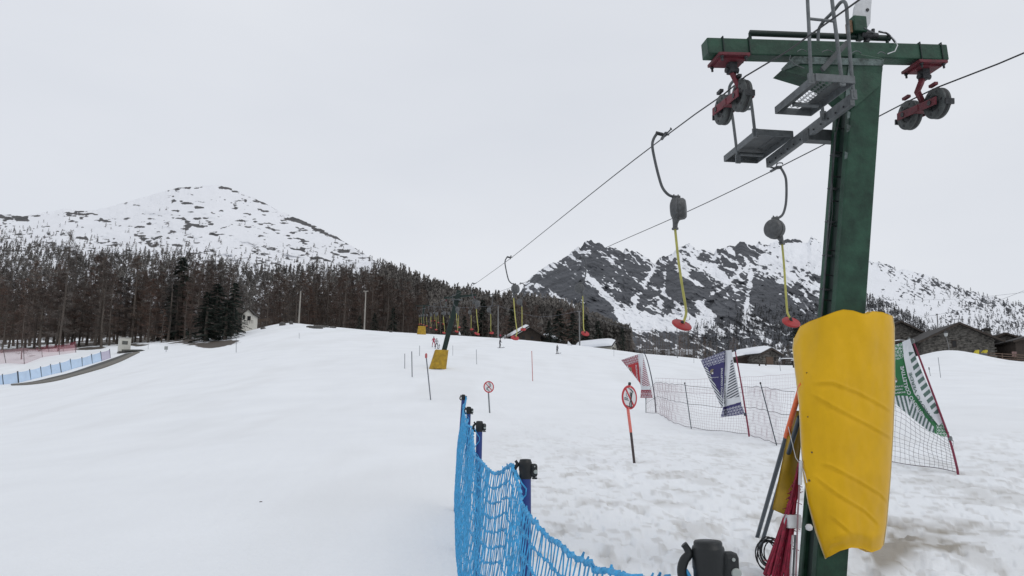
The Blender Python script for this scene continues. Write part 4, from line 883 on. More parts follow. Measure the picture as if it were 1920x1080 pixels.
# ------------------------------------------------------------------ BLUE NET FENCE
blue = mat('blue_pole', (.008, .035, .18), .4, var=.15, scale=6); bnet = mat('light_blue_net', (.030, .26, .53), .6, var=.25, scale=30, col2=(.045, .33, .62)); blk = mat('black_plastic', (.010, .012, .013), .45, var=.2, scale=30, bump=.1, spec=.4); btn = mat('grey_button', (.32, .35, .33), .4, var=.1)
POST = [((1327, 1016), 1.5, None), ((985, 862), 3.6, None), ((899, 790), 6.4, (893, 1080)), ((879, 763), 9.2, (872, 1010)), ((869, 740), 12.0, (854, 955))]
bf = empty('blue_net_fence', (.0, 5.0, .0), 'blue net fence with black capped posts running uphill from the foreground', 'net fence')
CX = Vector((1, 0, 0)); CY = Vector((0, 1, 0))
tops = []
for i, (tp, Yd, bt) in enumerate(POST):
    t = P(*tp, Yd); b = Vector((t.x, t.y, gz(t.x, t.y) - .1))
    if bt and i >= 2:
        b = P(bt[0], bt[1], Yd + (0 if i == 4 else -.0)); b = t + (b - t) * ((t.z - gz(t.x, t.y) + .1) / (t.z - b.z))
    tops.append(t); up = (t - b).normalized(); s = CX
    m = MB(); m.tube([b, t - up * .05], .0255, blue, 16); p = m.build('post', bf)
    m = MB(); m.lathe(t - up * .085, up, [(.026, 0), (.0285, .004), (.0285, .035), (.0300, .04), (.0300, .073), (.0285, .077), (.0265, .078), (.0262, .084), (.024, .087), (.012, .0885)], blk, 28)
    # latch block on the right
    q = t - up * .047 + s * .038; m.obox(q, s * .017, CY * .016, up * .030, blk, .011); m.obox(q - up * .035 + s * .004, s * .012, CY * .012, up * .004, blk, .003)
    # hook on the left
    h = t - up * .045; hk = [h + s * -.026 + up * -.034, h + s * -.037 + up * -.034, h + s * -.0475 + up * -.022, h + s * -.050 + up * -.004, h + s * -.045 + up * .012, h + s * -.038 + up * .020, h + s * -.036 + up * .026, h + s * -.041 + up * .036, h + s * -.045 + up * .041]
    hp_ = smooth_path(hk, 4); m.tube(hp_, [.0062 + .003 * math.sin(min(1, k / len(hp_) * 1.2) * 3.1) for k in range(len(hp_))], blk, 10)
    c = m.build('cap', p); 
    m = MB(); m.lathe(q - CY * .0155 + s * .008 - up * .006, -CY, [(.0092, 0), (.0092, .003), (.007, .004)], btn, 18); m.build('button', p)
    m = MB(); m.lathe(q - CY * .0155 + s * .004 + up * .018, -CY, [(.0032, 0), (.0032, .003)], btn, 10); m.build('rivet', p)
NT = [(868, 744, 12.), (872, 756, 10.6), (876, 768, 9.3), (882, 786, 7.9), (886, 797, 6.9), (893, 806, 6.4), (900, 842, 5.7), (913, 862, 5.0), (930, 880, 4.4), (950, 887, 3.95), (967, 872, 3.62), (978, 905, 3.35), (994, 945, 3.0), (1020, 985, 2.65), (1048, 1015, 2.4), (1085, 1043, 2.15), (1125, 1062, 1.95), (1170, 1078, 1.78), (1225, 1090, 1.64), (1268, 1082, 1.54), (1290, 1066, 1.5)]
TP3 = smooth_path([P(*a) for a in NT], 14); nC = len(TP3)
# resample by length
ds = np.cumsum([0] + [(b - a).length for a, b in zip(TP3, TP3[1:])]); tot = ds[-1]; step = .043; nC = int(tot / step)
def tp_at(sv):
    i = int(np.searchsorted(ds, sv)) ; i = max(1, min(len(TP3) - 1, i)); return TP3[i - 1].lerp(TP3[i], (sv - ds[i - 1]) / max(1e-6, ds[i] - ds[i - 1]))
NRW = 20; rs = np.random.RandomState(9); grid = []
for i in range(nC):
    t = tp_at(i * step); t = t + CX * (.08 * float(sm(9.8, 11.5, t.y)) - .03 * float(sm(3.2, 4.5, t.y))); b = Vector((t.x - .06, t.y, gz(t.x, t.y) + .04)); col = []; hh = t.z - b.z
    for j in range(NRW + 1):
        v = j / NRW; nearp = min(abs(t.y - tt.y) for tt in tops); sag = .045 * min(1, nearp / .6)
        q = t.lerp(b, v); lean = .10 * (1 - min(1, nearp / 1.2)) 
        q.x -= .05 * math.sin(math.pi * v) + .03 * float(vn(t.y * 1.7, v * 4., 5)) ; q.y += .02 * float(vn(t.y * 2, v * 5., 6) - .5) + (.012 if (j + i) % 2 else -.012) * .7
        q.z -= sag * math.sin(math.pi * v) * 1.2 + .010 * (rs.rand() - .5); q.x += .008 * (rs.rand() - .5)
        col.append(q)
    grid.append(col)
m = MB()
for i in range(nC):
    r_ = .0023
    m.tube(grid[i], [r_] * (NRW + 1), bnet, 4, cap=False, smooth=False)
for j in range(1, NRW + 1):
    m.tube([grid[i][j] for i in range(nC)], .0038, bnet, 4, cap=False, smooth=False)
for i in range(int(nC * .55), nC): # knots, where they are near enough to show
    for j in range(1, NRW):
        q = grid[i][j]; m.tube([q - UP * .007, q, q + UP * .007], [.003, .0066, .003], bnet, 5, cap=False)
m.build('net', bf)
m = MB(); tr = [grid[i][0] for i in range(nC)]; m.tube(tr, .0065, bnet, 7)
rg = random.Random(4)
for i in range(nC):
    q = tr[i]
    if True: m.tube([q + Vector((-.006, 0, .004)), q + Vector((0, 0, .0)), q + Vector((.006, 0, -.006))], [.004, .0105, .004], bnet, 6)
    if q.y < 4 and rg.random() < .55: d = Vector((rg.uniform(-.5, .5), rg.uniform(-.4, .4), rg.uniform(.3, 1))) * .018; m.tube([q, q + d], [.005, .0025], bnet, 4)
m.build('top_rope', bf)
# lacing cords down each post
for i, t in enumerate(tops[:4]):
    pts = []; n = 26; hz = t.z - gz(t.x, t.y) - .12
    for k in range(n * 2): v = k / (n * 2); pts.append(t + Vector((-.018 + .024 * math.sin(k * 1.1), -.028 - .004 * math.cos(k * 1.3), -.10 - v * hz)))
    m = MB(); m.tube([t + Vector((-.042, 0, -.05))] + pts, .0038, bnet, 5); m.build('lacing', bf)
# ------------------------------------------------------------------ SIGNS
red_s = mat('sign_red', (.46, .03, .04), .45, var=.06); whi_s = mat('sign_white', (.66, .67, .68), .5, var=.04); blk_s = mat('sign_black', (.02, .02, .022), .5); salmon = mat('salmon_paint', (.66, .17, .14), .55, var=.12, scale=30); dk = mat('dark_post', (.05, .035, .035), .6, var=.3); gry_p = mat('grey_post', (.16, .17, .18), .6, var=.2)
def seg_poly(m, pts, wd, z, mm, fr):
    for a, b in zip(pts, pts[1:]):
        a_, b_ = Vector(a), Vector(b); d = (b_ - a_); n = Vector((-d.y, d.x)).normalized() * wd / 2; d2 = d.normalized() * wd * .3
        q = [a_ - n - d2, b_ - n + d2, b_ + n + d2, a_ + n - d2]; m.slab([fr(x, y, z) for x, y in q], fr(0, 0, z + .003) - fr(0, 0, z), mm)
def sign(cpx, bpx, Yd, rx, ry, kind, label):
    b = P(*bpx, Yd); b.z = gz(b.x, b.y); c = P(*cpx, Yd); e = empty('prohibition_sign', b, label, 'sign', 'round prohibition signs'); depth = Yd * CT + (c.z - H0) * ST; r = ry * depth / F
    yaw = math.acos(min(1, rx / ry)); tilt = R(10) if kind == 1 else R(3)
    ux = Vector((math.cos(yaw), math.sin(yaw), 0)); uz = (UP * math.cos(tilt * .3) + CX * 0).normalized(); roll = R(-9) if kind == 1 else 0
    ax_, az_ = ux * math.cos(roll) + uz * math.sin(roll), uz * math.cos(roll) - ux * math.sin(roll); nrm = ax_.cross(az_) # away from the camera
    if nrm.y > 0: nrm = -nrm
    fr = lambda x, y, z: c + ax_ * (x * r) + az_ * (y * r) + nrm * z
    m = MB(); m.lathe(c - nrm * .012, nrm, [(r * .99, 0), (r, .003), (r, .010), (r * .985, .012)], red_s, 48)
    m.lathe(c, nrm, [(r * .80, -.002), (r * .80, .003)], whi_s, 48)
    if kind == 1:
        seg_poly(m, [(-.60, .60), (.62, -.64)], .17, .004, red_s, fr)
        seg_poly(m, [(.08, .18), (.02, .30), (.02, .44)], .06, .008, blk_s, fr); seg_poly(m, [(.22, .14), (.10, .10), (.06, .20)], .07, .008, blk_s, fr)
        seg_poly(m, [(.19, .22), (.17, -.22)], .15, .008, blk_s, fr); seg_poly(m, [(.15, -.2), (.06, -.50), (.10, -.74)], .10, .008, blk_s, fr); seg_poly(m, [(.2, -.2), (.30, -.48), (.29, -.74)], .10, .008, blk_s, fr)
        m.slab([fr(.2 + .09 * math.cos(a), .34 + .11 * math.sin(a), .008) for a in np.linspace(0, 5.9, 12)], nrm * .003, blk_s)
        seg_poly(m, [(-.32, -.74), (.44, -.80)], .05, .008, blk_s, fr); seg_poly(m, [(-.28, .74), (.10, .62), (.36, .46)], .045, .008, blk_s, fr); seg_poly(m, [(.0, .74), (.40, .52)], .03, .008, blk_s, fr)
        seg_poly(m, [(-.50, .26), (-.42, .04), (-.30, .0)], .04, .008, gry_p, fr)
        for yy, x1 in ((-.14, -.22), (-.27, -.10)):
            for k in range(5): x0 = -.66 + (x1 + .66) * k / 5; seg_poly(m, [(x0, yy), (x0 + (x1 + .66) / 5 * .7, yy)], .075, .008, gry_p, fr)
        for x in (): pass
    else:
        seg_poly(m, [(-.62, .62), (.60, -.60)], .12, .008, red_s, fr); gs = gry_p
        seg_poly(m, [(.0, .78), (.26, .52), (.36, .2), (.16, .0), (-.2, -.16), (-.3, -.36), (-.02, -.62), (.1, -.74)], .13, .004, gs, fr); seg_poly(m, [(-.14, .62), (.1, .4), (.14, .16), (-.1, .02), (-.4, -.14), (-.44, -.4), (-.3, -.6)], .07, .004, gs, fr)
    m.build('sign_disc', e)
    bot = c - az_ * r * .9 - nrm * .03; low = P(*bpx, Yd) - UP * .25
    if kind == 1:
        md = bot.lerp(b, .42); m = MB(); m.tube([c + az_ * r * 1.0 - nrm * .03, bot, md], .034, salmon, 12); m.build('post', e); m = MB(); m.tube([md, low], .030, dk, 12); m.build('post_foot', e)
        m = MB(); m.lathe(c + az_ * r * 1.02 - nrm * .03, az_, [(.03, 0), (.035, .02), (.035, .06), (.02, .07)], blk_s, 10); m.build('cap', e)
    else: m = MB(); m.tube([c + az_ * r * .5 - nrm * .03, bot, low], .03, gry_p, 10); m.build('post', e)
    return e
g1 = G(1191, 867); sign((1180.5, 745), (1191, 867), g1.y, 16.6, 22.5, 1, 'large round red sign with a skier figure on a salmon painted post')
g2 = G(919, 775); sign((916.5, 725.5), (919, 775), g2.y, 9.7, 11, 2, 'small round red sign with a curved track on a thin grey post')
# ------------------------------------------------------------------ FLAG BANNERS
def in_poly(x, y, pl):
    c = False; n = len(pl); j = n - 1
    for i in range(n):
        xi, yi = pl[i]; xj, yj = pl[j]
        if (yi > y) != (yj > y) and x < (xj - xi) * (y - yi) / (yj - yi) + xi: c = not c
        j = i
    return c
def flake(x, y, s):   # snowflake lattice: True on white arms
    row = math.floor(y / s); ox = (row % 2) * .5 * s; u = ((x + ox) / s - math.floor((x + ox) / s) - .5) * 2; v = (y / s - row - .5) * 2; r_ = math.hypot(u, v); a = math.atan2(v, u)
    return (r_ < .30) or (r_ < .98 and abs(math.sin(a * 3)) < .42 + .15 * (r_ > .6)) 
def text_mesh(txt, size=1.0, sp=1.0):
    cu = bpy.data.curves.new('t', 'FONT'); cu.body = txt; cu.size = size; cu.space_character = sp; cu.offset = .022 * size; cu.resolution_u = 3
    ob = bpy.data.objects.new('t', cu); COL.objects.link(ob); dg = bpy.context.evaluated_depsgraph_get(); me = bpy.data.meshes.new_from_object(ob.evaluated_get(dg))
    vs = [(v.co.x, v.co.y) for v in me.vertices]; fs = [tuple(p.vertices) for p in me.polygons]; bpy.data.objects.remove(ob); bpy.data.curves.remove(cu); bpy.data.meshes.remove(me)
    return vs, fs
def banner(name, patches, pole, Yd, yf, label, extra, pole_mat, tipm, texts=(), discs=(), pole_r=.022):
    b = P(*pole[0], Yd); b.z = gz(b.x, b.y); e = empty('flag_banner', b, label, 'flag', 'promotional flags along the net fence')
    m = MB(); pts = smooth_path([P(x, y, Yd + .0) for x, y in pole], 5); pts[0] = pts[0] - UP * .25; n = len(pts)
    m.tube(pts, [pole_r * (1 - .35 * k / n) for k in range(n)], pole_mat, 10); m.build('pole', e)
    m = MB(); m.tube([pts[-1], pts[-1] + (pts[-1] - pts[-3]).normalized() * .12], pole_r * .9, tipm, 8); m.build('pole_tip', e)
    for ji, (ty, tx) in enumerate(extra): 
        m = MB(); q = P(tx, ty, Yd); m.lathe(q - UP * .05, UP, [(.02, 0), (.045, .01), (.045, .06), (.03, .1)], tipm, 10); m.build('clamp', e)
    m = MB()
    for (quad, nu, nv, fn, prio) in patches:
        vs = []; 
        for i in range(nv + 1):
            v = i / nv
            for j in range(nu + 1):
                u = j / nu; a, b_, c, d = quad; x = (a[0] * (1 - u) + b_[0] * u) * (1 - v) + (d[0] * (1 - u) + c[0] * u) * v; y = (a[1] * (1 - u) + b_[1] * u) * (1 - v) + (d[1] * (1 - u) + c[1] * u) * v
                vs.append((x, y))
        V3 = [P(x, y, Yd + yf(x, y) - prio) for x, y in vs]; V4 = [P(x, y, Yd + yf(x, y) - prio + .006) for x, y in vs]; groups = {}
        for i in range(nv):
            for j in range(nu):
                k = i * (nu + 1) + j; cx = (vs[k][0] + vs[k + nu + 2][0]) / 2; cy = (vs[k][1] + vs[k + nu + 2][1]) / 2
                groups.setdefault(fn(cx, cy, (j + .5) / nu, (i + .5) / nv), []).append((k, k + nu + 1, k + nu + 2, k + 1))
        for mm, fl in groups.items():
            if mm is None: continue
            m.add(V3, fl, mm, True); m.add(V4, [f[::-1] for f in fl], mm, True)
    for (x, y, r_, mm, pr) in discs:
        m.add([P(x + r_ * math.cos(a), y + r_ * math.sin(a), Yd + yf(x, y) - pr) for a in np.linspace(0, 2 * math.pi, 18, endpoint=False)], [tuple(range(18))[::-1]], mm)
    for (txt, path, size, mm, pr, sp) in texts:
        vs, fs = text_mesh(txt, 1.0, sp); wd = max(v[0] for v in vs); ln = sum(math.dist(a, b_) for a, b_ in zip(path, path[1:])); k = ln / wd; out_ = []
        cum = [0]
        for a, b_ in zip(path, path[1:]): cum.append(cum[-1] + math.dist(a, b_))
        for (x, y) in vs:
            sv = min(max(x * k, 0), ln - 1e-4); i = max(0, min(len(path) - 2, int(np.searchsorted(cum, sv) - 1))); a, b_ = path[i], path[i + 1]; f = (sv - cum[i]) / (cum[i + 1] - cum[i])
            dx, dy = (b_[0] - a[0]) / (cum[i + 1] - cum[i]), (b_[1] - a[1]) / (cum[i + 1] - cum[i]); px = a[0] + (b_[0] - a[0]) * f + dy * y * size; py = a[1] + (b_[1] - a[1]) * f - dx * y * size
            out_.append(P(px, py, Yd + yf(px, py) - pr))
        m.add(out_, fs, mm)
    m.build('banner', e); return e
fw = mat('banner_white', (.60, .62, .65), .7, var=.06, scale=4); fn_ = mat('banner_navy', (.035, .03, .12), .7, var=.1, scale=5); fk = mat('banner_charcoal', (.045, .05, .07), .7, var=.1); fr_ = mat('banner_red', (.40, .03, .035), .7, var=.1); frd = mat('banner_dark_red', (.26, .05, .07), .7, var=.1)
fg = mat('banner_green', (.025, .16, .055), .7, var=.1, scale=5); fgd = mat('banner_grey_green', (.075, .13, .115), .7, var=.08); tan = mat('banner_emblem', (.22, .19, .14), .8, var=.4, scale=40); maroon = mat('maroon_pole', (.20, .02, .05), .5, var=.2, scale=20); tipg = mat('grey_tape', (.16, .17, .17), .7, var=.5, scale=30)
def stripes(x, y, ang, per, duty=.5): s = x * math.cos(ang) + y * math.sin(ang); return (s / per - math.floor(s / per)) < duty
# blue one
def wing_b(x, y, u, v):
    yb = 689 - (x - 1322) * .30; le = 1315 + (y - 675) * .42
    if y < yb: return fw if flake(x, y + (x - 1322) * .3, 5.2) else fn_
    if x < le + 5.5 + max(0, (y - 712)) * .12: return fk if stripes(x, y, 2.1 if y < 712 else 2.4, 3.6) else fw
    return fn_
def panel_b(x, y, u, v):
    x0 = 1371.5 - (y - 672) * .085 + .0; xl = 1371 - (y - 674) * .125; xr = 1373 + (y - 674) * .19
    if 673 < y < 748 and xl < x < xr and y < 748 - (x - 1362) * .18: return fk if stripes(0, y + .55 * x, 1.5708, 5.2) else fw
    if y > 763.5 - (x - 1356) * .30 - (.0): 
        return fw if (flake(x, y + (x - 1356) * .25, 5.4) and y > 768 - (x - 1356) * .3) else fn_
    return fw
gF2 = G(1405, 818); Y2 = gF2.y
yfb = lambda x, y: (.5 * max(0, (1358 - x)) / 45 + .04 * math.sin((x + y * .6) * .12) if x < 1358 else .10 - .10 * min(1, (x - 1358) / 6) + .03 * math.sin((x - y * .3) * .18))
e = banner('b', [(((1313.5, 675), (1361, 657), (1355.5, 764), (1352.5, 764)), 110, 150, wing_b, 0), (((1360.5, 657.5), (1371.5, 656), (1390, 755), (1356, 763)), 90, 150, panel_b, .02), (((1356, 763), (1389, 754.5), (1397, 777), (1351, 782.5)), 110, 50, panel_b, .024)],
    [(1405, 818), (1397, 765), (1389, 715), (1381, 672), (1379, 660)], Y2, yfb, 'navy blue and white flag on a maroon pole, middle one of the three flags', [(777, 1397.5)], maroon, fk,
    texts=[('RITROVO COLLETTIVE', [(1354.5, 752), (1355, 720), (1355.3, 690)], 4.6, fw, .02, 1.0), ('RITROVO BLU', [(1359.5, 757), (1361, 705)], 3.4, fk, .035, 1.0), ('SCUOLA SCI', [(1331, 709), (1347, 708)], 2.2, fw, .02, 1), ], discs=[(1336.5, 697, 5.2, tan, .02), (1336, 699.5, 1.6, fw, .03), (1338, 695, 1.3, fn_, .03)], pole_r=.03)
# red one
def wing_r(x, y, u, v):
    yb = 686 - (x - 1173) * .28; le = 1165 + (y - 675) * .72 - max(0, y - 700) * .12
    if y < yb: return fw if flake(x, y + (x - 1170) * .28, 4.6) else frd
    if x < le + 4.5: return frd if stripes(x, y, .3, 3.2) else fw
    return fr_
def panel_r(x, y, u, v):
    if y > 731: return (fw if flake(x, y, 4.6) else frd) if y > 734 else frd
    if 672 < y < 724 and 1206 - (y - 672) * .05 < x < 1206.5 + (y - 672) * .24: return frd if stripes(0, y + .55 * x, 1.5708, 3.6) else fw
    return fw
gF1 = G(1230, 773); Y1 = gF1.y
yfr = lambda x, y: (.6 * max(0, (1200 - x)) / 35 + .05 * math.sin((x + y) * .15) if x < 1200 else .05 * math.sin((x - y * .3) * .2))
banner('r', [(((1164.5, 675), (1197.5, 664), (1201, 722), (1199, 717)), 90, 110, wing_r, 0), (((1196, 664), (1205.5, 662), (1222, 731), (1202, 732)), 70, 120, panel_r, .02), (((1202, 731.5), (1221, 731), (1224, 746), (1200.5, 746)), 60, 40, panel_r, .024)],
    [(1230, 773), (1227.5, 745), (1222, 710), (1214, 677), (1207, 659)], Y1, yfr, 'red and white flag on a bent dark pole, leftmost of the three flags', [(747, 1227.5), (759, 1229)], fk, tipg,
    texts=[('RITROVO COLLETTIVE', [(1197, 714), (1195, 700), (1194, 684)], 3.6, fw, .02, 1), ('RITROVO ROSSO', [(1203, 710), (1200.5, 688)], 2.4, frd, .035, 1)], discs=[(1183, 692, 3.6, tan, .02)], pole_r=.03)
# green one
def wing_g(x, y, u, v):
    edge = 745 + (x - 1677) * .92 if x < 1738 else 801 + (x - 1738) * .62
    le = min(x, 1760)
    if y < 676 - (x - 1677) * .28: return fw if flake(x, y, 6.5) else fg
    if x > 1756: return fw if flake(x, y, 6) else fg
    low = 742 + max(0, x - 1702) * 1.20 if x > 1660 else 742
    if y > low and x < 1752: return fgd if stripes(x, y, -.25 if x < 1705 else .3, 7.4) else fw
    return fg
def panel_g(x, y, u, v):
    # right striped strip
    if .42 + .0 < u < .98 and .12 < v < .86 and y > 660: return fgd if stripes(0, y + .85 * x, 1.5708, 17.0, .55) and u > .48 else fw
    return fw
gF3 = G(1797, 888); Y3 = gF3.y
yfg = lambda x, y: .25 * max(0, (1700 - x)) / 40 + .05 * math.sin((x + y) * .05) + .03 * math.sin((x - y * .5) * .12)
def quadstrip(L_, R_s, fn, nu, seg, prio):
    out_ = []
    n = len(L_) - 1
    for i in range(n): out_.append(((L_[i], R_s[i], R_s[i + 1], L_[i + 1]), nu, seg, (lambda i_: (lambda x, y, u, v: fn(x, y, u, (i_ + v) / n)))(i), prio))
    return out_
Lg = [(1692, 641), (1695, 672), (1702, 705), (1714, 738), (1735, 768), (1760, 798)]; Rg = [(1706, 635), (1717, 668), (1732, 705), (1747, 738), (1759, 768), (1768, 792)]
WL = [(1636, 662), (1638, 690), (1643, 722), (1664, 744), (1708, 782), (1741, 808), (1771, 820)]; WR = [(1694, 641), (1697, 672), (1704, 705), (1716, 738), (1737, 768), (1768, 793), (1780, 812)]
banner('g', quadstrip(WL, WR, wing_g, 90, 30, 0) + quadstrip(Lg, Rg, panel_g, 60, 36, .03),
    [(1797, 888), (1783, 832), (1763, 775), (1735, 700), (1716, 650), (1711, 641)], Y3, yfg, 'green and white flag on a maroon pole, right of the yellow padded pylon', [(822, 1781.5), (640, 1711)], maroon, tipg,
    texts=[('RITROVO COLLETTIVE', [(1733, 777), (1722, 762), (1712, 746), (1702, 724), (1697, 700), (1694, 686)], 9.0, fw, .02, 1.0), ('RITROVO VERDE', [(1752, 788), (1738, 768), (1727, 750), (1720, 735), (1714, 715), (1709, 698)], 7.6, fgd, .05, 1.0), ('SCUOLA SCI', [(1672, 727), (1694, 725)], 4.2, fw, .02, 1), ('MISSION', [(1672, 733), (1692, 731)], 4, fw, .02, 1), ('PALABIONE', [(1674, 738.5), (1698, 736.5)], 4, fw, .02, 1)], discs=[(1678, 711, 6, tan, .02), (1680, 715, 2, fw, .03)], pole_r=.026)
# ------------------------------------------------------------------ THIN NET FENCES
npink = mat('thin_pink_net', (.36, .27, .30), .8, var=.2); ncord = mat('dark_net_cord', (.10, .08, .10), .8, var=.2)
def net_fence(name, bot, topc, posts, label, mn, cord, cell=.09, rr_n=.0035, rc=.007, group=None, pm=None, extra_rows=()):
    bp = [(lambda q: q)(G(x, y)) for x, y in bot]; e = empty(name, bp[0], label, 'net fence', group)
    m = MB(); tps = []
    for (x, y), g in zip(topc, bp): tps.append(P(x, y, g.y))
    B = smooth_path(bp, 8); T = smooth_path(tps, 8); L_ = np.cumsum([0] + [(b - a).length for a, b in zip(B, B[1:])]); n = max(2, int(L_[-1] / cell))
    def at(pts, s):
        i = max(1, min(len(pts) - 1, int(np.searchsorted(L_, s)))); return pts[i - 1].lerp(pts[i], (s - L_[i - 1]) / max(1e-6, L_[i] - L_[i - 1]))
    hgt_ = max((t - b).length for t, b in zip(T, B)); nr = max(3, int(hgt_ / cell)); g = []
    for i in range(n + 1):
        s = L_[-1] * i / n; t, b = at(T, s), at(B, s); b = b + UP * .03; jx = .02 * math.sin(i * .9) ; g.append([t.lerp(b, j / nr) + Vector((jx * math.sin(j * .8), .03 * math.sin(i * .25 + j * .6), .015 * math.sin(i * .5 + j))) for j in range(nr + 1)])
    for c in g: m.tube(c, rr_n, mn, 3, cap=False, smooth=False)
    for j in range(1, nr): m.tube([c[j] for c in g], rr_n * (1.0), mn, 3, cap=False, smooth=False)
    m.build('net', e)
    for j in (0, nr) + tuple(extra_rows): m = MB(); m.tube([c[j] for c in g], rc, cord, 4, cap=False, smooth=False); m.build('cord', e)
    for (tx, ty, bx, by) in posts:
        q = G(bx, by); t = P(tx, ty, q.y - .02); m = MB(); m.tube([t, P(bx, by, q.y - .02) - UP * .15], .016 if q.y < 60 else .03, pm or navy, 8); m.lathe(t - UP * .02, UP, [(.02, 0), (.026, .01), (.026, .05), (.015, .06)], blk, 8); m.build('post', e)
    return e
net_fence('net_fence', [(1211, 774), (1237, 778), (1262, 793), (1297, 803), (1340, 809), (1390, 814), (1420, 822), (1458, 834), (1480, 838)], [(1211, 748), (1227, 719), (1258, 720), (1284, 722), (1344, 729), (1397, 726), (1424, 725), (1460, 731), (1490, 734)],
    [(1211, 748, 1211, 774), (1284, 719, 1297, 803), (1426, 719, 1458, 834)], 'thin pinkish net fence sagging between dark posts beside the flags', npink, ncord, .10, .0032, .008, extra_rows=(7,))
net_fence('net_fence', [(1600, 860), (1640, 864), (1680, 869), (1730, 877), (1795, 888)], [(1600, 742), (1640, 746), (1680, 752), (1730, 790), (1786, 826)], [], 'thin dark net fence right of the yellow pad, ending at the maroon pole', ncord, ncord, .12, .0035, .008)
net_fence('net_fence', [(1228, 733), (1300, 738), (1400, 736), (1490, 728), (1560, 722), (1640, 718)], [(1228, 709), (1300, 711), (1400, 707), (1490, 701), (1560, 697), (1640, 693)], [(1497, 700, 1498, 730)], 'faint far net fence behind the flags, higher up the snow', npink, npink, .25, .0045, .008)
# ------------------------------------------------------------------ MARKER POLES
def marker(x0, y0, x1, y1, r, mm, label, name='marker_pole', cat='pole', group='slalom and marker poles on the piste', tipm=None):
    q = G(x1, y1); t = P(x0, y0, q.y); m = MB(); m.tube([t, P(x1, y1, q.y) - UP * .2], r, mm, 6)
    if tipm: e = empty(name, q, label, cat, group); m.build('shaft', e); m = MB(); m.lathe(t - UP * .12, UP, [(r * 1.4, 0), (r * 2.2, .05), (r * 2.0, .2), (r * .6, .25)], tipm, 8); m.build('tip', e)
    else: o = m.build(name, loc=q); tag(o, label, cat, group)
pk = mat('faded_red_pole', (.45, .12, .12), .6, var=.2); gp = mat('thin_grey_pole', (.13, .14, .16), .6, var=.2)
marker(799, 667, 808.5, 750, .028, gp, 'leaning grey pole with a pinkish tip left of the far padded pylon', tipm=pk)
marker(772, 659, 773, 707, .03, gp, 'thin dark upright pole left of the leaning pink tipped one'); marker(759, 663, 759, 691, .022, gp, 'short thin pole, leftmost of the trio before the far pylon')
marker(787, 648, 786.5, 667, .02, gp, 'tiny thin pole just left of the two distant skiers'); marker(997, 658, 999, 715, .022, pk, 'faded red pole standing alone below the chalets'); marker(893, 655, 894, 683, .016, gp, 'faint thin pole right of the far pylon, above the small sign')
marker(849, 648, 849, 667, .014, gp, 'faint short pole just right of the far yellow pad'); marker(561, 624, 561, 635, .02, gp, 'tiny pole on the piste below the first pale post'); marker(443, 634, 443, 661, .025, gp, 'thin faint pole below the white cabin')
marker(1151, 655, 1151, 668, .015, gp, 'thin faint pole in front of the white walled chalet'); marker(1759, 670, 1764, 708, .022, gp, 'thin dark leaning pole right of the green flag'); marker(1742, 691, 1745, 705, .02, gp, 'short dark topped stake just right of the green flag pole', tipm=blk)
marker(1462, 684, 1464, 696, .02, gp, 'thin stake on the snow before the stone hut'); marker(1301, 672, 1301, 681, .015, gp, 'tiny stake on the snow edge left of the blue flag')
marker(278, 643, 278, 655, .02, gp, 'tiny stake between the white booth and the snow pile')
# ------------------------------------------------------------------ MASTS and wires
wood = mat('pale_weathered_wood', (.30, .28, .25), .85, var=.3, scale=3, stretch=(4, 4, .4)); wood_g = mat('grey_mast', (.18, .18, .18), .8, var=.3)
def mast(x0, y0, x1, y1, Yd, r, mm, label, cross=0):
    t = P(x0, y0, Yd); b = P(x1, y1, Yd); b.z = min(b.z, gz(b.x, b.y)) - .3; e = empty('wooden_mast', b, label, 'post', 'tall masts across the slope'); m = MB(); m.tube([b, b.lerp(t, .5), t], [r, r * .85, r * .65], mm, 8); m.build('shaft', e)
    m = MB(); m.lathe(t - UP * .05, UP, [(r, 0), (r * 1.1, .1), (r * .5, .2)], iron, 8)
    if cross: m.beam(t - CX * cross - UP * .1, t + CX * cross - UP * .1, .1, .14, mm)
    m.build('mast_head', e); return t
M1 = mast(564, 545, 560, 606, 150, .17, wood, 'thick pale mast on the crest right of the white cabin'); M2 = mast(686, 545, 683, 618, 152, .15, wood, 'thinner pale mast with a lamp arm, right of the thick one', .5)
M3 = mast(934, 573, 934, 634, 145, .13, wood_g, 'tall grey mast just left of the large chalet'); M4 = mast(1086, 583, 1087, 649, 142, .13, wood_g, 'tall thin grey mast right of the large chalet', .4)
M5 = mast(1269, 598, 1270, 672, 100, .055, wood_g, 'thin grey mast standing below the nearest left platter'); M6 = mast(1757, 590, 1759, 640, 112, .11, wood_g, 'dark wooden mast rising behind the stone house roof')
def wire(pts, r, label):
    m = MB(); m.tube(smooth_path(pts, 8), r, gp, 4); o = m.build('overhead_wire', loc=pts[0]); tag(o, label, 'wire', 'overhead wires')
wire([P(800, 574, 150), P(860, 577, 148), M3], .02, 'thin wire crossing behind the hanging platters to the grey mast')
wire([M3, P(1010, 594, 143), M4], .02, 'thin wire sagging between the two grey masts by the chalets'); wire([M4, P(1170, 614, 128), P(1260, 622, 120), P(1370, 630, 112), P(1500, 634, 105), P(1600, 628, 100)], .015, 'thin wire running right from the chalet mast past the stone hut')
wire([P(1600, 590, 112), P(1690, 597, 112), M6, P(1850, 570, 100), P(1925, 543, 80), P(2100, 470, 60)], .016, 'wire rising to the right edge from the mast behind the stone house'); wire([P(1560, 560, 140), P(1760, 562, 120), P(1925, 548, 100), P(2100, 530, 90)], .014, 'faint upper wire crossing the snowy flank at the right')
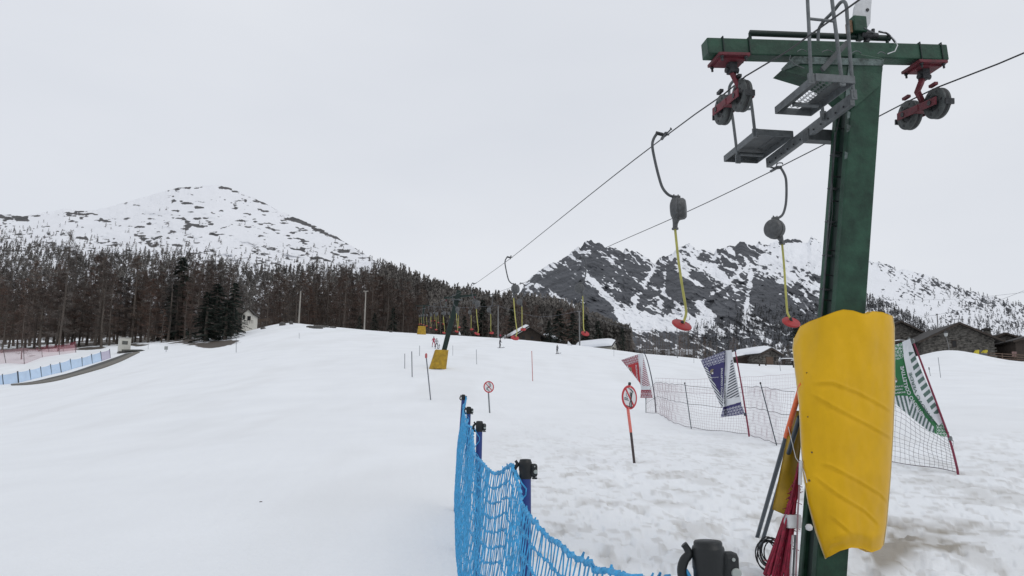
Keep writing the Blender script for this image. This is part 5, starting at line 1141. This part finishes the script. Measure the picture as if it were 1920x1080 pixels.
# ------------------------------------------------------------------ BUILDINGS
stone = mat('dry_stone', (.055, .050, .045), .95, var=.5, scale=2.2, bump=1, bscale=5, col2=(.12, .112, .10), stretch=(1, 1, 2.4)); stone_l = mat('pale_render', (.42, .40, .35), .9, var=.1, scale=2); slate = mat('dark_roof', (.035, .032, .030), .85, var=.35, scale=3); snowm = mat('roof_snow', (.78, .80, .83), .8, var=.03, bump=.3, bscale=2); timber = mat('dark_timber', (.045, .034, .027), .85, var=.35, scale=4); voidm = mat('dark_opening', (.012, .012, .013), .7)
woodd = mat('brown_boards', (.11, .075, .055), .85, var=.3, scale=5)
def house(name, cpx, wpx, hpx, rise, depth, label, yaw=0, Yd=None, roof='snow', wall=stone, over=.5, chimney=None, wins=(), door=None, cat='house', gable=True, snow_th=.3, stones=0, rside=1.0):
    """gable end towards the viewer; cpx = pixel of the wall base centre, wpx/hpx = wall width/height in pixels, rise = roof rise px"""
    c = P(*cpx, Yd); k = (Yd * CT) / F; w_, h_, r_ = wpx * k / 2, hpx * k, rise * k; ux = Vector((math.cos(yaw), math.sin(yaw), 0)); uy = Vector((-math.sin(yaw), math.cos(yaw), 0)); z0 = c.z
    e = empty(name, c, label, cat); fr = lambda x, y, z: c + ux * x + uy * y + UP * z
    g = gz(c.x, c.y) - z0 - .5; lo = min(0, g)
    m = MB(); prof = [(-w_, lo), (w_, lo), (w_, h_), (0, h_ + r_), (-w_, h_)] if gable else [(-w_, lo), (w_, lo), (w_, h_), (-w_, h_)]
    m.slab([fr(x, 0, z) for x, z in prof], uy * depth, wall)
    if stones: # courses of stones standing slightly proud
        rg = random.Random(hash(name) & 7); 
        z = lo + .1
        while z < h_ + r_ - .2:
            hw = w_ if z < h_ else w_ * (1 - (z - h_) / r_); x = -hw + rg.uniform(0, .2); hh = rg.uniform(.12, .24)
            while x < hw - .25:
                l_ = rg.uniform(.25, .75)
                if rg.random() < .8: m.obox(fr(min(x + l_ / 2, hw - .12), -.01, z), ux * (l_ * .46), uy * rg.uniform(.02, .06), UP * hh * .42, wall)
                x += l_
            z += hh
    m.build('wall', e)
    # roof: two slopes
    m = MB(); s = MB(); slope = math.atan2(r_, w_)
    for sg in (-1, 1):
        ex = w_ + over; zE = h_ - over * math.tan(slope); n = (fr(sg * -math.sin(slope) * -1, 0, math.cos(slope)) - fr(0, 0, 0)).normalized()
        a0, a1 = fr(sg * ex, -over, zE + .02), fr(0, -over, h_ + r_ + .02); D_ = uy * (depth + 2 * over)
        m.slab([a0, a1, a1 + D_, a0 + D_], n * .14, slate)
        if roof == 'snow' or (roof == 'left' and sg < 0):
            t = n * .145; b0, b1 = fr(sg * (ex - .02), -over + .02, zE + .02) + t, fr(0, -over + .02, h_ + r_ + .02) + t
            nn = 12; vs = []; 
            for i in range(nn + 1):
                for j in range(nn + 1):
                    u, v = i / nn, j / nn; q = b0.lerp(b1, u) + (D_ * .985) * v; ed = min(1, min(u * 6 + (0 if True else 0), v * 8, (1 - v) * 8)) ** .5; vs.append(q + n * (snow_th * (.15 + .85 * ed) * (.85 + .3 * float(vn(u * 4 + sg, v * 5., 3)))))
            s.add(vs, [tuple(q_) for q_ in gridq(nn + 1, nn + 1)], snowm, True); base_ = len(s.v)
            s.slab([b0, b1, b1 + D_ * .985, b0 + D_ * .985], n * .05, snowm)
            for i in range(nn): s.add([vs[i * (nn + 1)], vs[(i + 1) * (nn + 1)], vs[(i + 1) * (nn + 1)] - n * snow_th * .9, vs[i * (nn + 1)] - n * snow_th * .9], [(0, 1, 2, 3)], snowm)
            for j in range(nn): s.add([vs[j], vs[j + 1], vs[j + 1] - n * snow_th * .4, vs[j] - n * snow_th * .4], [(0, 1, 2, 3)], snowm)
    rf = m.build('roof', e)
    if s.v: s.build('roof_snow', rf)
    m = MB(); 
    for sg in (-1, 1): m.beam(fr(sg * (w_ + over), -over - .02, h_ - over * math.tan(slope)), fr(0, -over - .02, h_ + r_), .06, .2, timber)
    m.build('bargeboard', rf)
    if chimney: x, y, sz, hh = chimney; m = MB(); m.obox(fr(x, y, h_ + hh / 2 + .3), ux * sz, uy * sz, UP * (hh / 2 + .4), stone); m.obox(fr(x, y, h_ + hh + .85), ux * sz * 1.5, uy * sz * 1.5, UP * .06, slate); m.obox(fr(x, y, h_ + hh + 1.0), ux * sz * 1.1, uy * sz * 1.1, UP * .05, slate); m.build('chimney', rf)
    for (x, z, a, b_) in wins:
        m = MB(); q = fr(x, -.03, z); m.obox(q, ux * a, uy * .05, UP * b_, timber); wn = m.build('window', e); m = MB(); m.obox(q - uy * .03, ux * a * .8, uy * .035, UP * b_ * .8, voidm); m.build('pane', wn)
    if door: x, z, a, b_, mm = door; m = MB(); m.obox(fr(x, -.04, z), ux * a, uy * .05, UP * b_, mm); m.build('door', e)
    return e, fr
# stone hut with snow roof beside the near pylon
h, fr = house('stone_hut', (1444, 684), 43, 21, 9, 5.5, 'low stone hut with a long snowy roof just left of the near pylon', yaw=.45, Yd=94, over=.45, door=(-.1, .5, .55, .45, woodd), wins=[(.8, .75, .12, .25)], stones=1, cat='hut')
# side wing running left (long snowy slope)
c = P(1372, 681, 93); k = 93 * CT / F
house('stone_shed', (1397, 681), 50, 8, 5, 4.0, 'low dark shed under snow at the left side of the stone hut', yaw=.1, Yd=95.5, over=.3, cat='shed', wall=timber)
# snowy benches right of hut
for i, (x, y, lab) in enumerate([(1478, 683, 'snow covered picnic bench beside the stone hut'), (1497, 686, 'snow covered picnic bench half behind the near yellow pad')]):
    c = P(x, y, 92 - i); e = empty('picnic_bench', c, lab, 'bench', 'snowy benches by the stone hut'); k = 1 / 15.8
    m = MB(); m.obox(c + UP * .55, CX * .75, CY * .35, UP * .05, timber); m.build('table_top', e); m = MB(); m.obox(c + UP * .66, CX * .74, CY * .34, UP * .07, snowm, .05); m.build('snow_cover', e)
    for sx in (-.55, .55): m = MB(); m.obox(c + UP * .25 + CX * sx, CX * .06, CY * .3, UP * .28, timber); m.build('leg', e)
    m = MB(); m.obox(c + UP * .28 - CY * .6, CX * .75, CY * .14, UP * .04, timber); m.build('seat', e)
for i, (x, y) in enumerate([(1424, 684.5), (1436, 684), (1458, 683), (1488, 688)]):
    c = G(x, y + 1.5); m = MB(); m.tube([c - UP * .2, c + UP * .25], [.09, .08], timber, 8); o = m.build('wooden_stump', loc=c); tag(o, 'short dark stump in the snow before the stone hut', 'stump', 'stumps before the stone hut')
# chalets at the crest
house('chalet', (990, 641), 50, 14, 15, 9, 'large dark chalet with snow on its left roof slope, behind the skiers', yaw=.25, Yd=163, roof='left', wall=timber, over=1.0, wins=[(-1.0, .9, .35, .35), (.9, .9, .35, .35)], snow_th=.45)
house('chalet', (1024, 644), 20, 10, 5, 7, 'small dark hut with a bright snowy roof, right of the large chalet', yaw=-.3, Yd=168, roof='snow', wall=timber, over=.5, snow_th=.5)
e, fr = house('chalet', (1151, 660), 20, 13, 8, 8, 'small chalet with pale wall and snowy roof in front of slender spruces', yaw=.9, Yd=150, roof='left', wall=stone_l, over=.5, wins=[(-.3, .7, .18, .25), (.4, .6, .18, .25)], snow_th=.5)
house('chalet', (1128, 656), 22, 5, 4, 4, 'long low snowy roof just left of the pale walled chalet', yaw=.1, Yd=156, roof='snow', wall=timber, over=.3, snow_th=.4)
# white cabin left
house('white_cabin', (464, 607), 21, 18, 11, 4, 'small white cabin with two dark windows at the wood edge', yaw=.12, Yd=153, roof='bare', wall=mat('white_render', (.66, .64, .58), .9, var=.06), over=.2, wins=[(-.75, 1.3, .22, .42), (.25, 1.1, .32, .42)], cat='cabin')
m = MB(); a, b = P(458, 607, 148), P(474, 607, 148)
for k in range(6): q = a.lerp(b, k / 5); m.tube([q, q + UP * .7], .03, timber, 5)
for z in (.35, .65): m.beam(a + UP * z, b + UP * z, .04, .05, timber)
o = m.build('railing', loc=a); tag(o, 'dark wooden railing in front of the white cabin', 'railing')
# village at the right
house('stone_house', (1800, 672), 128, 36, 30, 9, 'big dark stone house with a lamp in front, right of the green flag', yaw=-.12, Yd=100, roof='bare', over=.9, wins=[(-.55, 1.9, .30, .5)], stones=1)
house('stone_house', (1690, 668), 96, 44, 22, 8, 'stone house mostly hidden behind the near pylon and green flag', yaw=.1, Yd=112, roof='bare', over=.6, stones=1, chimney=(.2, 2, .45, 1.2))
house('lean_to_shed', (1690, 668), 60, 24, 4, 3, 'low shed with a strip of snow on its roof behind the green flag', yaw=.05, Yd=103, roof='snow', over=.3, snow_th=.12, wall=timber, cat='shed')
house('stone_house', (1888, 676), 74, 38, 13, 7, 'small stone house with a squat chimney right of the big one', yaw=-.1, Yd=104, roof='bare', over=.5, stones=1, chimney=(-1.5, 1.5, .4, .8))
house('timber_house', (1955, 680), 90, 42, 12, 7, 'dark timber building cut by the right edge of the picture', yaw=-.1, Yd=98, roof='bare', over=.5, wall=timber)
# roof terrace frame on the big house
m = MB(); a = P(1783, 607, 106)
for x in (1783, 1790, 1797): m.tube([P(x, 612, 106), P(x, 599, 106)], .04, iron, 5)
m.tube([P(1782, 599, 106), P(1799, 598, 106)], .04, iron, 5); o = m.build('roof_antenna', loc=a); tag(o, 'thin metal antenna frame above the big stone house', 'antenna')
# street lamp
b = P(1780, 666, 97); e = empty('street_lamp', b, 'old style lamp post standing in front of the big stone house', 'street lamp')
m = MB(); m.tube([b - UP * .3, P(1779, 650, 97), P(1774.5, 632, 97)], [.06, .045, .035], wood_g, 8); m.build('post', e); q = P(1774, 631, 97)
m = MB(); m.lathe(q, UP, [(.12, 0), (.2, .12), (.24, .42), (.2, .45)], mat('lamp_glass', (.42, .43, .42), .3, var=.1), 8); m.build('lamp_glass', e); m = MB(); m.lathe(q + UP * .45, UP, [(.28, 0), (.2, .12), (.05, .25), (.03, .32)], iron, 8); m.build('lamp_cap', e)
# yellow snow plough parts
ym = mat('machine_yellow', (.55, .45, .03), .45, var=.2); b = P(1843, 672, 95); e = empty('snow_plough', b, 'yellow snow plough blade and frame parked by the stone houses', 'snow plough'); k = 95 * CT / F
m = MB(); m.slab([P(x, y, 95) for x, y in [(1817, 671), (1824, 665), (1829, 662), (1833, 656), (1836, 656), (1836, 671)]], CY * .5, ym); m.build('blade', e)
m = MB(); m.slab([P(x, y, 96) for x, y in [(1843, 661), (1848, 656), (1852, 656), (1852, 671), (1848, 671), (1848, 664)]], CY * .5, ym); m.build('frame', e)
m = MB(); m.obox(P(1842, 668, 96), CX * .45, CY * .4, UP * .35, mat('engine_grey', (.09, .10, .12), .6), .08); m.build('engine', e)
for x in (1838, 1848): m = MB(); m.lathe(P(x, 671, 95.5) - CX * .1, CX, [(.22, 0), (.25, .03), (.25, .17), (.22, .2)], rub, 14); m.build('wheel', e)
# wooden rail fence and people-height clutter at the right edge
def rail_fence(pts, Yd, hgt_px, label, rails=3):
    a = P(*pts[0], Yd); b = P(*pts[1], Yd); k = Yd * CT / F; h_ = hgt_px * k; e = empty('rail_fence', a, label, 'fence'); n = max(2, int((b - a).length / 1.6))
    for i in range(n + 1): q = a.lerp(b, i / n); m = MB(); m.tube([q - UP * .5, q + UP * h_], .06, woodd, 6); m.build('post', e)
    for r_ in range(rails): m = MB(); z = h_ * (.3 + .6 * r_ / max(1, rails - 1)); m.beam(a + UP * z, b + UP * z, .05, .10, woodd); m.build('rail', e)
rail_fence([(1853, 675), (1935, 680)], 93, 15, 'brown wooden rail fence before the buildings at the right edge')
m = MB(); q = P(1902, 664, 93.5); m.obox(q, CX * .28, CY * .03, UP * .3, mat('weathered_notice', (.22, .14, .13), .8, var=.3), .01); m.tube([q - UP * 1.0, q], .04, woodd, 6); o = m.build('notice_board', loc=q - UP); tag(o, 'small faded notice board on the rail fence at the right edge', 'notice board')
rail_fence([(473, 605), (505, 602)], 158, 5, 'low snowy wooden fence right of the white cabin', 2)
# rocks and stumps at the crest
rock = mat('boulder', (.09, .085, .08), .95, var=.4, bump=.6, bscale=3)
for i, (x, y, s) in enumerate([(493, 616, .55), (529, 609, .5), (546, 607, .45), (582, 613, .5), (595, 615, 1.0), (602, 613, .6), (613, 613, .5), (624, 614, .5), (733, 622, .4)]):
    c = G(x, y + 1); bm = bmesh.new(); bmesh.ops.create_icosphere(bm, subdivisions=2, radius=s); rg = random.Random(i)
    for v in bm.verts: v.co = Vector((v.co.x * (1.3 if i % 2 else .8), v.co.y, v.co.z * (.45 if i != 1 and i != 2 else 1.2))) * (1 + rg.uniform(-.18, .18))
    m = MB(); bm.verts.index_update(); m.add([c + v.co + UP * .1 for v in bm.verts], [[v.index for v in f.verts] for f in bm.faces], rock); bm.free(); o = m.build('rock', loc=c); tag(o, 'dark rock poking through the snow along the left part of the crest', 'rock', 'rocks on the crest')
# ------------------------------------------------------------------ LEFT: booth, belt, fences
bw = mat('booth_cream', (.50, .49, .44), .6, var=.08); gb_ = G(233, 661.5); Yb = gb_.y; k = Yb * CT / F
c = P(232, 662, Yb); e = empty('control_booth', c, 'small cream control booth beside the top of the conveyor belt', 'booth'); yaw = .62; ux = Vector((math.cos(yaw), math.sin(yaw), 0)); uy = Vector((-math.sin(yaw), math.cos(yaw), 0))
wB, dB, hB = 15.5 * k / math.cos(yaw) / 2, 12 * k / math.sin(yaw) / 2, 29 * k; ctr = c + uy * dB * .9 + ux * .1
m = MB(); m.obox(ctr + UP * hB / 2, ux * wB, uy * dB, UP * hB / 2, bw, .02); m.build('cabin', e)
m = MB(); m.obox(ctr + UP * (hB + .04), ux * (wB + .08), uy * (dB + .08), UP * .05, mat('booth_roof', (.25, .24, .22), .7)); m.build('roof', e); m = MB(); m.obox(ctr + UP * .08, ux * (wB + .03), uy * (dB + .03), UP * .14, mat('booth_plinth', (.06, .055, .05), .8)); m.build('plinth', e)
glz = mat('booth_glass', (.09, .095, .085), .15, var=.1)
m = MB(); q = ctr - uy * (dB + .01) + UP * hB * .68 - ux * wB * .1; m.obox(q, ux * wB * .5, uy * .02, UP * .24, timber); wn = m.build('window', e); m = MB(); m.obox(q - uy * .012, ux * wB * .44, uy * .02, UP * .2, glz); m.build('pane', wn)
m = MB(); q = ctr + ux * (wB + .01) - uy * dB * .35 + UP * hB * .48; m.obox(q, ux * .02, uy * dB * .32, UP * hB * .42, timber); m.build('door', e)
m = MB(); q = ctr + ux * (wB + .01) + uy * dB * .4 + UP * hB * .66; m.obox(q, ux * .02, uy * dB * .25, UP * .22, glz); m.build('side_window', e)
# conveyor belt
beltm = mat('belt_rubber', (.07, .07, .062), .9, var=.35, scale=3); edgem = mat('belt_edge', (.16, .15, .13), .9, var=.3)
upper = [(20, 722.2), (60, 717.5), (100, 708.5), (135, 699.5), (175, 686), (210, 674), (236, 664)]; lower = [(22, 723), (62, 721), (106, 714.5), (150, 703), (195, 690), (230, 676.5), (262, 661)]
m = MB(); U = smooth_path([G(x, y) for x, y in upper], 5); W_ = smooth_path([G(x, y) for x, y in lower], 5); lift = UP * .12; n = len(U)
for i in range(n - 1):
    a, b, c, d = U[i] + lift, U[i + 1] + lift, W_[i + 1] + lift, W_[i] + lift; md, md2 = a.lerp(d, .55), b.lerp(c, .55)
    m.slab([a, md, md2, b], -UP * .3, beltm); m.slab([md + UP * .05, d, c, md2 + UP * .05], -UP * .45, edgem)
o = m.build('conveyor_belt', loc=U[0]); tag(o, 'dark grey conveyor belt curving up to the cream booth', 'conveyor belt')
e = empty('belt_end_platform', G(250, 659.5), 'flat dark platform at the top end of the conveyor belt', 'platform'); m = MB(); q = G(252, 659.5); m.obox(q + UP * .1, CX * 1.3, CY * .9, UP * .12, beltm); m.build('deck', e)
# blue mesh fence
bm_ = mat('pale_blue_mesh', (.46, .62, .82), .8, var=.08, scale=1, alpha=.82)
FP = [(-14, 705, -11, 722), (4.4, 702.7, 7, 721), (33, 697.4, 35.4, 717.8), (55.4, 693.5, 58.4, 712), (76, 688.5, 78.5, 707), (94.4, 684, 97.4, 702), (112, 680.6, 116, 698.3), (131.6, 674, 134.6, 692.4), (153.5, 671, 154.6, 687), (171.4, 665, 173.5, 681.8), (188.6, 660, 191, 677), (205.4, 655.8, 207.5, 671.4)]
gg = [G(a[2], a[3]) for a in FP]; e = empty('blue_mesh_fence', gg[0], 'pale blue mesh fence with dark posts along the conveyor belt', 'mesh fence')
def panels(FP, gg, e, mm, last=None):
    m = MB(); m2 = MB()
    for i in range(len(FP) - 1):
        t0, t1 = P(FP[i][0], FP[i][1], gg[i].y), P(FP[i + 1][0], FP[i + 1][1], gg[i + 1].y); b0, b1 = gg[i] + UP * .02, gg[i + 1] + UP * .02; n = 6; vs = []
        for a in range(n + 1):
            for b in range(5): u, v = a / n, b / 4; q = t0.lerp(t1, u).lerp(b0.lerp(b1, u), v); q.z -= .07 * math.sin(math.pi * u) * (1 - v); q.y += .08 * math.sin(math.pi * u) * math.sin(math.pi * v); vs.append(q)
        (m2 if last and i >= len(FP) - 2 else m).add(vs, [tuple(f) for f in gridq(n + 1, 5)], last if last and i >= len(FP) - 2 else mm, True)
    m.build('mesh', e); 
    if m2.v: m2.build('end_mesh', e)
panels(FP, gg, e, bm_, mat('mauve_mesh', (.45, .40, .55), .8, var=.1, alpha=.75))
for (a, b, c, d), g in zip(FP, gg): m = MB(); m.tube([P(a, b - 1.5, g.y), P(c, d, g.y) - UP * .2], .05 if a != 33 else .08, navy, 6); m.build('post', e)
marker(48.5, 699, 47.5, 714, .03, pk, 'pinkish stake just behind the pale blue mesh fence at far left')
# red netting at the forest edge
rm_ = mat('red_netting', (.30, .05, .08), .8, var=.25, scale=.8, alpha=.42); rm2 = mat('faint_red_netting', (.55, .33, .36), .8, var=.15, scale=.8, alpha=.38)
FP2 = [(-20, 655, -18, 684), (6, 656, 12, 681), (44, 652, 46, 683), (78, 655, 80, 670), (110, 651, 112, 665), (140, 645, 143, 661)]; gg2 = [G(a[2], a[3]) for a in FP2]
e = empty('red_net_fence', gg2[0], 'faint red net fence before the wood at the far left', 'net fence'); panels(FP2, gg2, e, rm2)
for (a, b, c, d), g in zip(FP2, gg2): m = MB(); m.tube([P(a, b - 1, g.y), P(c, d, g.y) - UP * .2], .045, dk, 6); m.build('post', e)
FP3 = [(66, 652, 68, 660), (90, 647, 92, 662), (118, 646, 119, 661), (142, 640, 145, 658)]; gg3 = [G(a[2], a[3] - 2) for a in FP3]; e = empty('red_net_fence', gg3[0], 'darker red net fence in front of the thick trunks at left', 'net fence'); panels(FP3, gg3, e, rm_)
for (a, b, c, d), g in zip(FP3, gg3): m = MB(); m.tube([P(a, b - 1, g.y), P(c, d, g.y) - UP * .2], .04, dk, 6); m.build('post', e)
# small grey sign on a stake, grey snow pile
q = G(311.5, 660); e = empty('small_sign', q, 'small grey square sign on a stake right of the snow pile', 'sign'); m = MB(); t = P(311.5, 652.5, q.y); m.obox(t, CX * .22, CY * .02, UP * .22, mat('grey_sign', (.28, .29, .28), .6), .01); m.build('panel', e); m = MB(); m.tube([t + CY * .04, q - UP * .3], .03, gp, 6); m.build('stake', e)
# ------------------------------------------------------------------ PEOPLE (small, on the piste)
skin = mat('skin', (.45, .28, .21), .6)
def person(bpx, hpx, label, jacket, trousers, helmet, pose=0, face=0, ski=True, sk_lab=None):
    g = G(*bpx); k = (g.y * CT + (g.z - H0) * ST) / F; H = hpx * k; u = H / 1.75; e = empty('person', g + UP * .05, label, 'person', None)
    sw = [.16, .22, .12][pose % 3]; kb = .12 if pose != 1 else .2; ln = .10
    J = {'pel': (0, .0, .92), 'ch': (0, -ln * .6, 1.28), 'nk': (0, -ln, 1.46), 'hd': (0, -ln * 1.1, 1.62), 'hr': (.09, 0, .90), 'hl': (-.09, 0, .90), 'kr': (sw, -kb, .50), 'kl': (-sw * .9, -kb * .6, .50), 'fr': (sw * 1.1, .02, .08), 'fl': (-sw, .04, .08), 'tr': (sw * 1.1, -.14, .04), 'tl': (-sw, -.12, .04),
         'sr': (.19, -ln, 1.40), 'sl': (-.19, -ln, 1.40), 'er': (.30, -.12, 1.14), 'el': (-.32, -.10, 1.15), 'wr': (.30, -.34, 1.02), 'wl': (-.34, -.30, 1.00)}
    if pose == 2: J['el'] = (-.24, -.2, 1.2); J['wl'] = (-.16, -.34, 1.25); J['er'] = (.26, -.05, 1.12); J['wr'] = (.30, .02, .9)
    E = [('pel', 'ch', .15, .17), ('ch', 'nk', .17, .075), ('nk', 'hd', .07, .085), ('pel', 'hr', .13, .11), ('pel', 'hl', .13, .11), ('hr', 'kr', .11, .075), ('hl', 'kl', .11, .075), ('kr', 'fr', .075, .055), ('kl', 'fl', .075, .055), ('fr', 'tr', .06, .05), ('fl', 'tl', .06, .05), ('ch', 'sr', .12, .075), ('ch', 'sl', .12, .075), ('sr', 'er', .075, .055), ('sl', 'el', .075, .055), ('er', 'wr', .055, .045), ('el', 'wl', .055, .045)]
    names = list(J); rad = {}
    for a, b, r0_, r1_ in E: rad.setdefault(a, r0_); rad.setdefault(b, r1_)
    me = bpy.data.meshes.new('body'); me.from_pydata([tuple(Vector(J[n]) * u) for n in names], [(names.index(a), names.index(b)) for a, b, _, _ in E], []); ob = bpy.data.objects.new('body', me); COL.objects.link(ob)
    md = ob.modifiers.new('s', 'SKIN'); ob.modifiers.new('ss', 'SUBSURF').levels = 1
    for n, sv in zip(names, me.skin_vertices[0].data): sv.radius = (rad[n] * u, rad[n] * u * .9); sv.use_root = (n == 'pel')
    dg = bpy.context.evaluated_depsgraph_get(); m2 = bpy.data.meshes.new_from_object(ob.evaluated_get(dg)); bpy.data.objects.remove(ob); m2.name = 'body'
    for mm in (jacket, trousers, skin, rub): m2.materials.append(mm)
    for p in m2.polygons:
        z = p.center.z / u; p.use_smooth = True; p.material_index = 3 if z < .13 else 1 if z < .93 else 2 if z > 1.5 else 0
    o = bpy.data.objects.new('body', m2); COL.objects.link(o); o.parent = e; e.rotation_euler = (0, 0, face)
    m = MB(); hc = Vector(J['hd']) * u + UP * .03 * u; m.lathe(hc - UP * .03 * u, UP, [(.115 * u, 0), (.125 * u, .05 * u), (.10 * u, .12 * u), (.05 * u, .155 * u), (.01, .16 * u)], helmet, 12)
    h = m.build('helmet', loc=(0, 0, 0)); h.parent = e
    if ski:
        rot = Matrix.Rotation(face, 3, 'Z'); s = MB()
        for n in ('tr', 'tl'): q = rot @ (Vector(J[n]) * u); d = rot @ Vector((.12 if n == 'tr' else -.12, -1, 0)).normalized(); c = g + q + UP * .02; s.beam(c - d * .55 * u + UP * .01, c + d * .65 * u + UP * .01, .08, .025, mat('ski', (.06, .06, .08), .4)); s.beam(c + d * .65 * u + UP * .01, c + d * .8 * u + UP * .09, .07, .02, mat('ski', (.06, .06, .08), .4))
        o = s.build('skis', loc=g); tag(o, sk_lab or 'pair of dark skis on the snow', 'skis', 'skis worn by the distant skiers')
    return e
pinkj = mat('pink_jacket', (.35, .03, .07), .8); dkj = mat('dark_clothes', (.03, .03, .038), .8); gj = mat('grey_jacket', (.12, .125, .14), .8, var=.3, scale=8); wj = mat('striped_jacket', (.09, .09, .10), .8, var=.9, scale=6, col2=(.4, .4, .42)); hd = mat('dark_helmet', (.02, .02, .025), .35); hw = mat('pale_helmet', (.25, .25, .26), .35)
person((813, 651), 19, 'small distant skier in a pink jacket riding up left of the far pylon', pinkj, pinkj, hd, 1, math.pi, sk_lab='skis under the skier in the pink jacket')
person((818.5, 654), 18.5, 'distant skier in dark and white clothes beside the far leaning pylon', wj, dkj, hd, 1, math.pi, sk_lab='skis under the skier in dark and white by the far pylon')
person((937, 653), 17.5, 'distant skier in dark clothes standing in mid piste below the mast', dkj, dkj, hd, 0, 1.2, sk_lab='skis under the dark clad skier below the grey mast')
person((1044.5, 664), 16.5, 'distant skier in a grey jacket sliding down below the chalets', gj, dkj, hw, 2, .6, sk_lab='skis under the grey jacketed skier below the chalets')
person((938, 636.5), 10, 'tiny pink clad person at the crest beside the grey mast', pinkj, dkj, hd, 0, .3, ski=False); person((946.5, 636.5), 9, 'tiny pale clad person at the crest left of the large chalet', wj, dkj, hw, 2, 1.0, ski=False)
person((823, 654.5), 9, 'tiny dark figure between the striped skier and the far pylon', dkj, dkj, hd, 0, 2.0, ski=False)
# white board and snow gun-like white cone at crest
for (x0, y0, x1, y1, lab) in [(1064, 647, 1073, 640, 'small white triangular board leaning at the crest right of the chalets'), (860, 627, 864, 622, 'small pale heap shaped cover at the crest right of the far pylon')]:
    Yd = G((x0 + x1) / 2, y0 + 1).y; m = MB(); m.slab([P(x0 + 1, y1 - 1 + 0, Yd), P(x0, y0, Yd), P(x1, y0 + 1, Yd), P((x0 + x1) / 2 + 1, (y0 + y1) / 2, Yd)], CY * .15, whi_s); o = m.build('snow_board_panel', loc=P(x0, y0, Yd)); tag(o, lab, 'board')
# small dark litter on the piste
m = MB(); q = G(489, 942); q.z = gz(q.x, q.y); m.obox(q + UP * .004, CX * .02, CY * .012, UP * .006, timber, .003); o = m.build('twig_scrap', loc=q); tag(o, 'tiny dark twig scrap lying alone on the smooth piste', 'twig')
